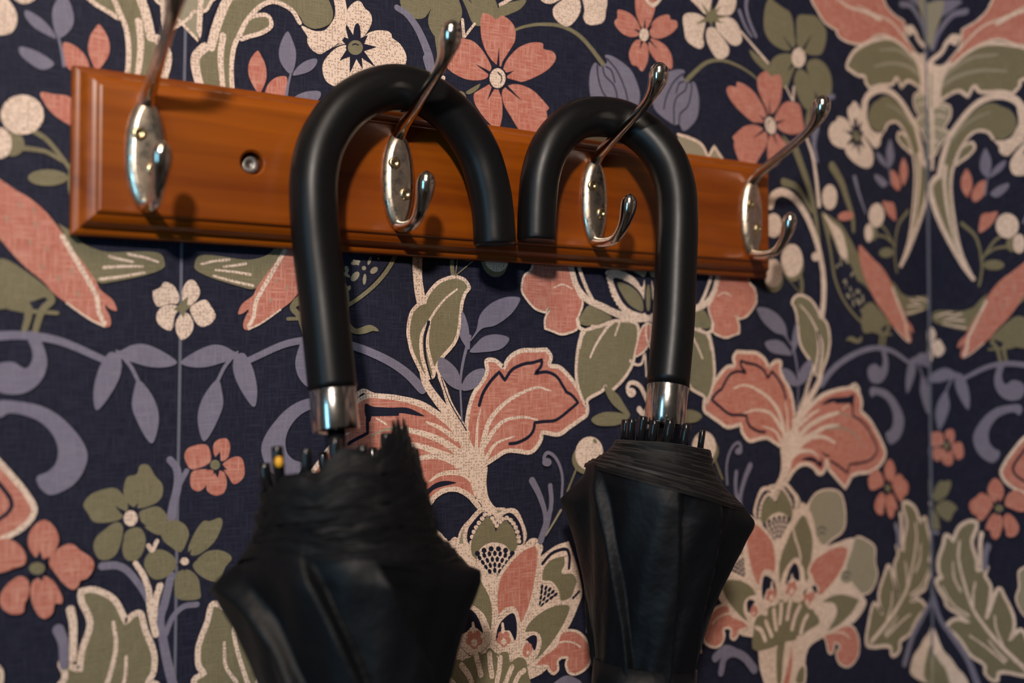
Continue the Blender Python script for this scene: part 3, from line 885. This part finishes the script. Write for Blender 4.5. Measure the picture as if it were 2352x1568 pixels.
def prints(s, first=[]):
    dz0 = (-0.011 if s.get('rw') else 0.0)
    off = s['off']
    for k in (-2, -1, 0, 1):
        zz = ZB - BOT + dz0 + k * 0.62
        zz = min(zz, 9)
        for nm, me in (('printed_pattern', ME_PRINT), ('printed_flowers', ME_SEAM)):
            o = bpy.data.objects.new(nm, me)
            COL.objects.link(o)
            o.parent = s
            o.location = (off, 0, zz)
            o['kind'] = 'stuff'


# strips of paper, each a repeat wide, butted at the seam behind the first hook
defs = [(wb, -1.62, -1.08, 0), (wb, -1.08, -0.54, 0), (wb, -0.54, 0.0, 0), (wb, 0.0, 0.5302, 0)]
for par, a, b_, rw in defs:
    s = strip(par, a, b_)
    s['off'] = 0.0
    prints(s)
e = bpy.data.objects.new('paper_edge', ME_EDGE)
COL.objects.link(e)
e.parent = s
e.location = (0, 0, ZB - BOT)
for i in range(3):
    s = strip(wr, i * 0.538 + 0.0, (i + 1) * 0.538 + 0.0, True)
    s['off'] = -0.002
    s['rw'] = 1
    prints(s)
ed = box('paper_edge', 0, 0.0016, -0.0009, 0, 0, TOP - BOT, INKS[C_SEAM], wr)
ed.location = (0.5300, -0.0012, BOT)
ed.rotation_euler = (0, 0, -math.pi / 2)
for s in [o for o in bpy.data.objects if o.name.startswith('wallpaper_strip')]:
    del s['off']
    if 'rw' in s: del s['rw']
FLOORM = simple('floor_boards', (0.16, 0.09, 0.05), 0.45)
tag(box('floor', -1.7, 0.65, -2.2, 0.12, -0.1, -0.0005, FLOORM), 'dark floor', kind='structure')


# ---------------------------------------------------------------- object materials
def wood():
    m, nt, b = mat('varnished_pine')
    tc = N(nt, 'ShaderNodeTexCoord')
    mp = N(nt, 'ShaderNodeMapping')
    mp.inputs['Scale'].default_value = (7, 60, 130)
    nt.links.new(tc.outputs['Object'], mp.inputs[0])
    nz = N(nt, 'ShaderNodeTexNoise')
    nz.inputs['Scale'].default_value = 1.0
    nz.inputs['Detail'].default_value = 5
    nz.inputs['Distortion'].default_value = 0.6
    nt.links.new(mp.outputs[0], nz.inputs['Vector'])
    mp2 = N(nt, 'ShaderNodeMapping')
    mp2.inputs['Scale'].default_value = (3, 20, 22)
    nt.links.new(tc.outputs['Object'], mp2.inputs[0])
    n2 = N(nt, 'ShaderNodeTexNoise')
    n2.inputs['Scale'].default_value = 1.0
    n2.inputs['Detail'].default_value = 3
    nt.links.new(mp2.outputs[0], n2.inputs['Vector'])
    cr = N(nt, 'ShaderNodeValToRGB')
    cr.color_ramp.elements[0].position = 0.36
    cr.color_ramp.elements[0].color = (0.155, 0.029, 0.0006, 1)
    cr.color_ramp.elements[1].position = 0.66
    cr.color_ramp.elements[1].color = (0.33, 0.078, 0.0013, 1)
    ad = N(nt, 'ShaderNodeMath', operation='ADD')
    ml = N(nt, 'ShaderNodeMath', operation='MULTIPLY')
    ml.inputs[1].default_value = 0.45
    nt.links.new(nz.outputs['Fac'], ml.inputs[0])
    ml2 = N(nt, 'ShaderNodeMath', operation='MULTIPLY')
    ml2.inputs[1].default_value = 0.55
    nt.links.new(n2.outputs['Fac'], ml2.inputs[0])
    nt.links.new(ml.outputs[0], ad.inputs[0])
    nt.links.new(ml2.outputs[0], ad.inputs[1])
    nt.links.new(ad.outputs[0], cr.inputs[0])
    nt.links.new(cr.outputs[0], b.inputs['Base Color'])
    b.inputs['Roughness'].default_value = 0.38
    b.inputs['Coat Weight'].default_value = 0.22
    b.inputs['Specular IOR Level'].default_value = 0.35
    b.inputs['Coat Roughness'].default_value = 0.22
    bp = N(nt, 'ShaderNodeBump')
    bp.inputs['Strength'].default_value = 0.12
    bp.inputs['Distance'].default_value = 0.0004
    nt.links.new(nz.outputs['Fac'], bp.inputs['Height'])
    nt.links.new(bp.outputs[0], b.inputs['Normal'])
    return m


def worn_metal(name, c0, c1, r0, r1, scale):
    m, nt, b = mat(name)
    tc = N(nt, 'ShaderNodeTexCoord')
    nz = N(nt, 'ShaderNodeTexNoise')
    nz.inputs['Scale'].default_value = scale
    nz.inputs['Detail'].default_value = 7
    nz.inputs['Roughness'].default_value = 0.65
    nt.links.new(tc.outputs['Object'], nz.inputs['Vector'])
    cr = N(nt, 'ShaderNodeValToRGB')
    cr.color_ramp.elements[0].position = 0.38
    cr.color_ramp.elements[0].color = (*c0, 1)
    cr.color_ramp.elements[1].position = 0.62
    cr.color_ramp.elements[1].color = (*c1, 1)
    nt.links.new(nz.outputs['Fac'], cr.inputs[0])
    nt.links.new(cr.outputs[0], b.inputs['Base Color'])
    mr = N(nt, 'ShaderNodeMapRange')
    mr.inputs[1].default_value = 0.35
    mr.inputs[2].default_value = 0.65
    mr.inputs[3].default_value = r1
    mr.inputs[4].default_value = r0
    nt.links.new(nz.outputs['Fac'], mr.inputs[0])
    nt.links.new(mr.outputs[0], b.inputs['Roughness'])
    b.inputs['Metallic'].default_value = 1.0
    return m


def fabric(name, col, rough):
    m, nt, b = mat(name)
    b.inputs['Base Color'].default_value = (*col, 1)
    b.inputs['Roughness'].default_value = rough
    b.inputs['Specular IOR Level'].default_value = 0.2
    b.inputs['Sheen Weight'].default_value = 0.02
    b.inputs['Sheen Roughness'].default_value = 0.4
    b.inputs['Sheen Tint'].default_value = (0.6, 0.7, 0.8, 1)
    tc = N(nt, 'ShaderNodeTexCoord')
    nz = N(nt, 'ShaderNodeTexNoise')
    nz.inputs['Scale'].default_value = 2600
    nt.links.new(tc.outputs['Object'], nz.inputs['Vector'])
    n2 = N(nt, 'ShaderNodeTexNoise')
    n2.inputs['Scale'].default_value = 55
    n2.inputs['Detail'].default_value = 3
    nt.links.new(tc.outputs['Object'], n2.inputs['Vector'])
    b1 = N(nt, 'ShaderNodeBump')
    b1.inputs['Strength'].default_value = 0.25
    b1.inputs['Distance'].default_value = 0.0002
    nt.links.new(nz.outputs['Fac'], b1.inputs['Height'])
    b2 = N(nt, 'ShaderNodeBump')
    b2.inputs['Strength'].default_value = 0.5
    b2.inputs['Distance'].default_value = 0.003
    nt.links.new(n2.outputs['Fac'], b2.inputs['Height'])
    nt.links.new(b1.outputs[0], b2.inputs['Normal'])
    nt.links.new(b2.outputs[0], b.inputs['Normal'])
    return m


WOOD = wood()
PLATE = worn_metal('tarnished_nickel', (0.50, 0.40, 0.30), (0.88, 0.79, 0.66), 0.2, 0.42, 230)
CHROME = worn_metal('polished_nickel', (0.62, 0.56, 0.48), (0.78, 0.73, 0.66), 0.1, 0.2, 300)
BRASS = worn_metal('screw_brass', (0.55, 0.42, 0.22), (0.75, 0.62, 0.38), 0.2, 0.35, 500)
DARKM = simple('dark_recess', (0.02, 0.015, 0.01), 0.8)
STEEL = worn_metal('grey_steel', (0.22, 0.21, 0.20), (0.36, 0.34, 0.32), 0.5, 0.65, 600)
RUBBER = simple('black_handle', (0.0045, 0.0045, 0.005), 0.38, noise=(300, 0.04, 0.03), spec=0.25)
GLOSS = simple('gloss_black', (0.008, 0.008, 0.009), 0.18)
FERR = worn_metal('brushed_steel', (0.52, 0.49, 0.45), (0.62, 0.59, 0.55), 0.16, 0.22, 300)
CLOTH = fabric('black_canopy_cloth', (0.0025, 0.0032, 0.0045), 0.5)
CLOTH2 = fabric('black_hem_cloth', (0.0045, 0.0045, 0.005), 0.6)
THREAD = simple('hem_thread', (0.03, 0.028, 0.027), 0.6)
YEL = simple('yellow_thread', (0.75, 0.38, 0.02), 0.5)

# ---------------------------------------------------------------- hook rail
BX0, BX1, BZ0, BZ1, BT = -46.5, 361.5, 56.5, 129.0, 18.0
rail = empty('hook_rail', M3(((BX0 + BX1) / 2, 0, BZ0)))
tag(rail, 'orange varnished wooden wall rail with moulded edge and four metal double hooks', 'hook rail')


def attach(o, root):
    o.parent = root
    o.matrix_parent_inverse = Matrix.Translation(-root.location)
    return o


prof = [(0, -1.0), (0, -7.2), (0.5, -8.0), (1.3, -8.5), (2.6, -8.8), (3.2, -9.3), (3.5, -10.4), (4.0, -12.3), (5.2, -14.3), (6.8, -15.4), (8.3, -15.9), (8.6, -16.1), (8.75, -16.9), (9.3, -17.7), (10.2, -18.0)]
mb = MB()
rows = []
for ins, y in prof:
    rows.append([(BX0 + ins, y, BZ0 + ins), (BX1 - ins, y, BZ0 + ins), (BX1 - ins, y, BZ1 - ins), (BX0 + ins, y, BZ1 - ins)])
mb.grid(rows, True, True, False)
# face, opened where the mounting screws sit
HX, HZ, HR = 28.0, 93.0, 5.2
holes = [HX, HX + 259]
a_, b_ = BX0 + 10.2, BX1 - 10.2
c_, d_ = BZ0 + 10.2, BZ1 - 10.2
xs = [a_]
for h in holes:
    xs += [h - 12, h + 12]
xs.append(b_)
for i in range(0, len(xs) - 1, 2):
    k = len(mb.v)
    mb.v += [(xs[i], -18, c_), (xs[i + 1], -18, c_), (xs[i + 1], -18, d_), (xs[i], -18, d_)]
    mb.f.append((k, k + 1, k + 2, k + 3))
for h in holes:
    n = 32
    ang = [2 * math.pi * j / n for j in range(n)]

    def sq(a):
        x, z = math.cos(a), math.sin(a)
        s_ = max(abs(x), abs(z))
        X = h + 12 * x / s_
        Z = (HZ + (d_ - HZ) * z / s_) if z > 0 else (HZ + (HZ - c_) * z / s_)
        return X, Z
    r0 = [(*((sq(a)[0],)), -18, sq(a)[1]) for a in ang]
    r1 = [(h + (HR + .9) * math.cos(a), -18, HZ + (HR + .9) * math.sin(a)) for a in ang]
    r2 = [(h + HR * math.cos(a), -17.2, HZ + HR * math.sin(a)) for a in ang]
    r3 = [(h + HR * math.cos(a), -12, HZ + HR * math.sin(a)) for a in ang]
    r4 = [(h + .3 * math.cos(a), -12, HZ + .3 * math.sin(a)) for a in ang]
    mb.grid([r0, r1, r2, r3, r4], True, False, True)
board = mb.build('backboard', WOOD, None, smooth=False)
attach(board, rail)


def lathe_y(mb_, cx, cz, prof_, n=24):
    """profile of (radius, y) turned about an axis that runs out from the wall"""
    rows_ = [[(cx + r * math.cos(q), y, cz + r * math.sin(q)) for q in [2 * math.pi * k / n for k in range(n)]] for r, y in prof_]
    return mb_.grid(rows_, True, True, True)


for h in holes:
    s_ = MB()
    lathe_y(s_, h, HZ, [(4.4, -12), (4.4, -13.6), (3.6, -14.3), (1.6, -14.4), (1.2, -13.6), (0.2, -13.5)])
    attach(s_.build('mounting_screw', STEEL), rail)

# hook: an oval bevelled plate, a long upper prong with a teardrop end, a short lower prong, two screws
HXS = [-18.5, 100.0, 218.5, 337.0]
HC = 91.5


def make_hook(X):
    n = 48
    yo = -18.0

    def oval(scale_w, scale_h):
        out = []
        for k in range(n):
            q = 2 * math.pi * k / n
            s_, c = math.sin(q), math.cos(q)
            out.append((X + scale_w * (abs(c) ** 1.05) * (1 if c >= 0 else -1), 0, HC + scale_h * (abs(s_) ** 0.93) * (1 if s_ >= 0 else -1)))
        return out
    rows_ = []
    for w_, h_, y in ((8.6, 24.4, yo), (8.8, 24.6, yo - 0.8), (8.2, 24.0, yo - 1.9), (6.9, 22.6, yo - 3.1), (5.4, 20.6, yo - 3.9), (4.9, 19.8, yo - 4.0), (3.0, 12, yo - 4.05), (0.3, 1, yo - 4.08)):
        rows_.append([(x, y, z) for x, _, z in oval(w_, h_)])
    m_ = MB()
    m_.grid(rows_, True, True, True)
    hook = m_.build('hook', PLATE)
    up = spline([(X, -17.6, 112.0, 3.6), (X, -24, 117.0, 3.2), (X, -33, 121.2, 2.9), (X, -46, 127.0, 2.6), (X, -58, 132.6, 2.5), (X, -65, 136.4, 2.7), (X, -70, 140.4, 3.5),
                 (X, -73.2, 144.6, 4.7), (X, -74.6, 148.2, 5.1), (X, -75.2, 151.4, 4.3), (X, -75.4, 153.4, 2.4), (X, -75.4, 154.2, 0.4)], 5)
    m_ = MB()
    m_.tube([p[:3] for p in up], [p[3] for p in up], 20, ref=(1, 0, 0))
    pr = m_.build('upper_prong', CHROME)
    lo = spline([(X, -17.6, 70.5, 3.2), (X, -23, 68.6, 3.0), (X, -31, 67.9, 2.8), (X, -38, 69.0, 2.7), (X, -43.5, 73.0, 2.9), (X, -47, 78.0, 3.5), (X, -49, 82.6, 4.2),
                 (X, -50, 86.6, 4.2), (X, -50.4, 89.4, 3.0), (X, -50.5, 90.8, 1.2), (X, -50.5, 91.1, 0.3)], 5)
    m_ = MB()
    m_.tube([p[:3] for p in lo], [p[3] for p in lo], 20, ref=(1, 0, 0))
    lw = m_.build('lower_prong', CHROME)
    out = [hook, pr, lw]
    for dx, z in ((-3.4, 99.5), (2.6, 84.8)):
        m_ = MB()
        lathe_y(m_, X + dx, z, [(3.0, yo - 3.2), (3.0, yo - 4.3), (2.5, yo - 4.8), (1.3, yo - 5.0), (0.9, yo - 4.2), (0.1, yo - 4.1)])
        for k in range(2):          # cross slot
            pass
        out.append(m_.build('screw', BRASS))
    return out


first = make_hook(HXS[0])
for o in first[1:]:
    o.parent = first[0]
attach(first[0], rail)
hooks = [first]
for X in HXS[1:]:
    d = (X - HXS[0]) / 1000
    cp = [o.copy() for o in first]
    for o in cp:
        COL.objects.link(o)
    cp[0].parent = rail
    cp[0].matrix_parent_inverse = Matrix.Translation(-rail.location)
    cp[0].location = (d, 0, 0)
    for o in cp[1:]:
        o.parent = cp[0]


# ---------------------------------------------------------------- umbrellas
def frame(path, ref=(0, -1, 0)):
    """even steps along the canopy's axis: position, side vector, front vector"""
    P = [np.array(p, float) for p in path]
    out = []
    for i, p in enumerate(P):
        t = P[min(i + 1, len(P) - 1)] - P[max(i - 1, 0)]
        t /= np.linalg.norm(t)
        f = np.array(ref, float)
        f -= t * (f @ t)
        f /= np.linalg.norm(f)
        s_ = np.cross(f, t)
        out.append((p, s_, f))
    return out


def interp(tab, s_):
    if s_ <= tab[0][0]:
        return tab[0][1]
    for (a, va), (b, vb) in zip(tab, tab[1:]):
        if s_ <= b:
            return va + (vb - va) * (s_ - a) / (b - a)
    return tab[-1][1]


def umbrella(label, handle_px, tube_r, tip_taper, axis_top, axis_dir, ferr_len, cone, body, tilt, plies, lip, frill, pleat, seed, tips, bead, flaps, tuft=None, scal=0.0, ttop=0.0, phase=0.0, edge=.35):
    """cone: (s, radius) of the gathered hem; body: (s, radius) of the furled cloth below it; s = mm below the handle's foot"""
    rnd = random.Random(seed)
    root = empty('umbrella', M3(axis_top))
    tag(root, label, 'umbrella')
    c = spline([tuple(at(px, py, y)) for px, py, y in handle_px], 8)
    L = len(c)
    rad = [tube_r * (tip_taper + (1 - tip_taper) * min(1, i / (L * .6))) for i in range(L)]
    d0 = c[0] - c[1]
    d0 /= np.linalg.norm(d0)
    pre = [c[0] + d0 * 1.5, c[0] + d0 * 1.3, c[0] + d0 * 0.6]
    m_ = MB()
    m_.tube([*pre, *c], [rad[0] * .86, rad[0] * .94, rad[0] * .99, *rad], 40)
    attach(m_.build('handle', RUBBER), root)
    A = np.array(c[-1])
    D = np.array(axis_dir, float)
    D /= np.linalg.norm(D)

    def pos(s_):
        return A + D * s_
    m_ = MB()
    r = tube_r * 0.965
    m_.tube([pos(-2), pos(0), pos(.5), pos(ferr_len - .5), pos(ferr_len), pos(ferr_len + .01)], [r * .98, r * .985, r, r * .985, r * .96, r * .5], 40)
    attach(m_.build('collar', FERR), root)
    m_ = MB()
    m_.tube([pos(ferr_len), pos(560)], [4.0, 4.0], 16)
    attach(m_.build('shaft', GLOSS), root)
    m_ = MB()
    m_.tube([pos(545), pos(560), pos(600), pos(606)], [6, 5, 3.4, 1.0], 16)
    attach(m_.build('spike', GLOSS), root)
    f = CAM - A                      # front of the umbrella: the side turned to the room
    f[2] = 0
    f -= D * (f @ D)
    f /= np.linalg.norm(f)
    sd = np.cross(f, D)
    if sd[0] < 0: sd = -sd
    for q, rr, s_a, s_b, tr in tips:
        b0 = pos(s_a) + rr * (math.cos(q) * sd + math.sin(q) * f)
        b1 = pos(s_b) + rr * .97 * (math.cos(q + .06) * sd + math.sin(q + .06) * f)
        dr = (b1 - b0) / np.linalg.norm(b1 - b0)
        m_ = MB()
        m_.tube([b0, b0 + dr * .4, b0 + dr * 2, b0 + dr * 3, b1], [tr * .75, tr * .97, tr, tr, tr], 16)
        attach(m_.build('rib_tip', GLOSS), root)
    if bead is not None:
        a, s_, rr = bead
        bs = 1.0 if seed == 3 else 0.7
        bc = pos(s_) + rr * (math.cos(a) * sd + math.sin(a) * f)
        m_ = MB()
        m_.tube([bc - D * 2.4, bc - D * 1.8, bc, bc + D * 1.8, bc + D * 2.4], [.4 * bs, 1.4 * bs, 1.9 * bs, 1.4 * bs, .4 * bs], 10)
        attach(m_.build('bead', YEL), root)
    ct, cb = cone[0][0], cone[-1][0]

    def wrapd(a):
        return (a + math.pi) % (2 * math.pi) - math.pi

    def flap(q, s_):
        x = 0
        for qa, amp, wid, s_a, fall in flaps:
            d = abs(wrapd(q - qa - (s_ - s_a) * .002)) / wid
            if d < 1:
                k = (1 - d) ** 1.3
                if s_ < s_a:
                    g = max(0, 1 - (s_a - s_) / 14)
                else:
                    g = math.exp(-(s_ - s_a) / fall)
                x += amp * k * g
        return x

    def tl(q, s_):
        return tilt * math.cos(q) * max(0.0, 1 - max(0, s_ - cb) / 70)
    # furled cloth below the hem
    n = 240
    rows_ = []
    S = body[-1][0]
    ss = list(np.arange(cb - 1.0, cb + 110, 1.6)) + list(np.linspace(cb + 114, S, 26))
    for s_ in [ct + 3, ct + (cb - ct) * .35, ct + (cb - ct) * .7]:
        rows_.append([pos(s_ + math.cos(q) * (tilt * (s_ - ct) + ttop * (cb - s_)) / (cb - ct)) + (interp(cone, s_) - 1.2 + flap(q, s_)) * (math.cos(q) * sd + math.sin(q) * f)
                      for q in [2 * math.pi * j / n for j in range(n)]])
    for s_ in ss:
        row = []
        for j in range(n):
            q = 2 * math.pi * j / n
            R = interp(body, s_)
            am, tw, npl = pleat
            ph = (npl * (q + (s_ - cb) * tw + .25 * math.sin(q * 2 + seed) + phase) / (2 * math.pi)) % 1.0
            saw = (1 - ph) if ph > .07 else ph / .07 * .93
            grow = min(1, (s_ - cb + 4) / 14)
            R2 = R * (1 + am * grow * (saw - .5)) + .7 * grow * math.sin(3 * q + s_ * .05 + seed) + .35 * grow * math.sin(13 * q - s_ * .08)
            R2 += flap(q, s_)
            row.append(pos(s_ + tl(q, s_)) + R2 * (math.cos(q) * sd + math.sin(q) * f))
        rows_.append(row)
    m_ = MB()
    m_.grid(rows_, True, False, True)
    attach(m_.build('canopy', CLOTH), root)
    # hem: the stacked edges of the wrapped panels, thin overlapping plies
    m_ = MB()
    for k in range(plies):
        t0, t1 = k / plies, (k + 1.0) / plies
        sA, sB = ct + (cb - ct) * t0, ct + (cb - ct) * t1 + 1.0
        ra_, rb_, rc_ = [], [], []
        p0, p1 = rnd.uniform(0, 6.28), rnd.uniform(0, 6.28)
        jit = rnd.uniform(-.5, .5) * (cb - ct) / plies
        for j in range(200):
            q = 2 * math.pi * j / 200
            wv = frill * (.6 * math.sin(2 * q + p0) + .5 * math.sin(5 * q + p1)) + jit + .12 * frill * math.sin(23 * q + p0)
            up = 0
            if tuft:
                d = wrapd(q - tuft[0]) / tuft[1]
                up = -tuft[2] * math.exp(-d * d) * (1 - t0) ** 2 * (.75 + .25 * math.sin(31 * q + p0))
            lf = lip * (.55 + .45 * math.sin(3 * q + p1)) + frill * .45 * abs(math.sin(4 * q + p0))
            u = math.cos(q) * sd + math.sin(q) * f
            ra, rb = interp(cone, sA), interp(cone, min(sB, cb))
            g = math.cos(q) * (tilt * t0 + ttop * (1 - t0)) - scal * abs(math.cos(4 * q + .4)) * (1 - t0) ** 2
            g2 = math.cos(q) * (tilt * min(1, t1) + ttop * max(0, 1 - t1))
            fl, fl2 = flap(q, sA), flap(q, sB)
            ra_.append(pos(sA + g + wv - edge + up) + (ra + lf * .3 + fl) * u)
            rb_.append(pos(sA + g + wv + up) + (ra + lf + fl) * u)
            rc_.append(pos(sB + g2 + wv * .5) + (rb + .15 + fl2) * u)
        m_.grid([ra_, rb_, rc_], True)
    hem = attach(m_.build('hem', [CLOTH2, CLOTH if seed == 3 else THREAD], smooth=False), root)
    hem.data.polygons.foreach_set('material_index', ([1] * 200 + [0] * 200) * plies)
    return root, pos, sd, f


TWO_PI = 2 * math.pi
tips1 = [(3.0, 32, 30, 48, 2.6), (2.5, 31, 25, 46, 2.5), (2.05, 28, 28, 46, 2.4), (1.6, 25, 25, 46, 2.5), (1.15, 25, 29, 46, 2.4), (.65, 26, 24, 46, 2.5), (4.4, 24, 25, 46, 2.4), (5.4, 24, 26, 46, 2.4)]
u1 = umbrella('black crook-handled umbrella on the second hook, loosely furled, nearest the camera',
              [(1136, 556, -34), (1132, 490, -34), (1122, 425, -34), (1098, 350, -33), (1050, 275, -32), (985, 222, -30.6), (918, 200, -30.3), (850, 213, -30.8),
               (787, 256, -32), (741, 325, -33), (722, 400, -34), (721, 480, -35), (728, 570, -36), (740, 670, -38), (752, 780, -41), (764, 893, -44)],
              10.9, 0.97, at(764, 893, -44), at(800, 1290, -60) - at(764, 893, -44), 19.0,
              [(38, 29), (44, 34), (58, 37), (68, 38.5), (76, 41)], [(75, 41), (84, 41.5), (100, 39), (135, 35), (190, 29), (300, 21), (460, 11), (550, 6)],
              7.0, 26, .8, 2.6, (.22, .014, 6), 3, tips1, (2.42, 32, 32.5), [(0.0, 13, .55, 80, 50), (3.1, 14, .6, 86, 50)], (.4, .42, 14), 4.0, -6.0)
tips2 = [(2.86, 20.5, 20.0, 34, 2.3), (2.47, 21.0, 20.0, 35, 2.4), (2.12, 20.5, 18.5, 35, 2.35), (1.80, 21.5, 20.3, 36, 2.4), (1.45, 21.5, 19.4, 36.5, 2.5),
         (1.05, 21.5, 20.5, 37.5, 2.4), (.30, 20.0, 21.5, 38, 1.6), (4.4, 20, 22, 34, 2.35)]
u2 = umbrella('black crook-handled umbrella on the third hook, neatly furled with crisp rib tips',
              [(1232, 547, -29), (1234, 480, -29), (1241, 405, -29.5), (1260, 345, -30.5), (1290, 303, -30.8), (1330, 274, -31.0), (1380, 268, -31.5), (1432, 278, -34.5),
               (1488, 314, -43), (1530, 368, -50), (1551, 432, -55), (1556, 505, -58), (1553, 600, -60), (1547, 740, -63), (1534, 885, -66)],
              11.0, 0.92, at(1534, 885, -66), at(1492, 1400, -72) - at(1534, 885, -66), 20.5,
              [(31, 24), (37, 25.5), (43, 30), (52, 39)], [(51, 38.5), (60, 38), (80, 35), (110, 29.5), (138, 24.5), (146, 23.5), (200, 23), (300, 19), (460, 10), (550, 6)],
              7.0, 20, .75, .35, (.15, .004, 7), 11, tips2, (1.15, 33.5, 23.5), [(0.02, 8, .4, 58, 32), (3.12, 15, .45, 69, 32)], None, 0.0, 0.5, 3.0)
# closing strap round the neat umbrella
root, pos, sd, f = u2
m_ = MB()
rows_ = []
for s_, e_ in ((139, 0), (139, 1.4), (150, 1.4), (160, 1.4), (160, 0)):
    rows_.append([pos(s_) + (24.0 + e_ + .8 * math.sin(3 * q)) * (math.cos(q) * sd + math.sin(q) * f) for q in [TWO_PI * k / 64 for k in range(64)]])
m_.grid(rows_, True)
attach(m_.build('strap', CLOTH), root)
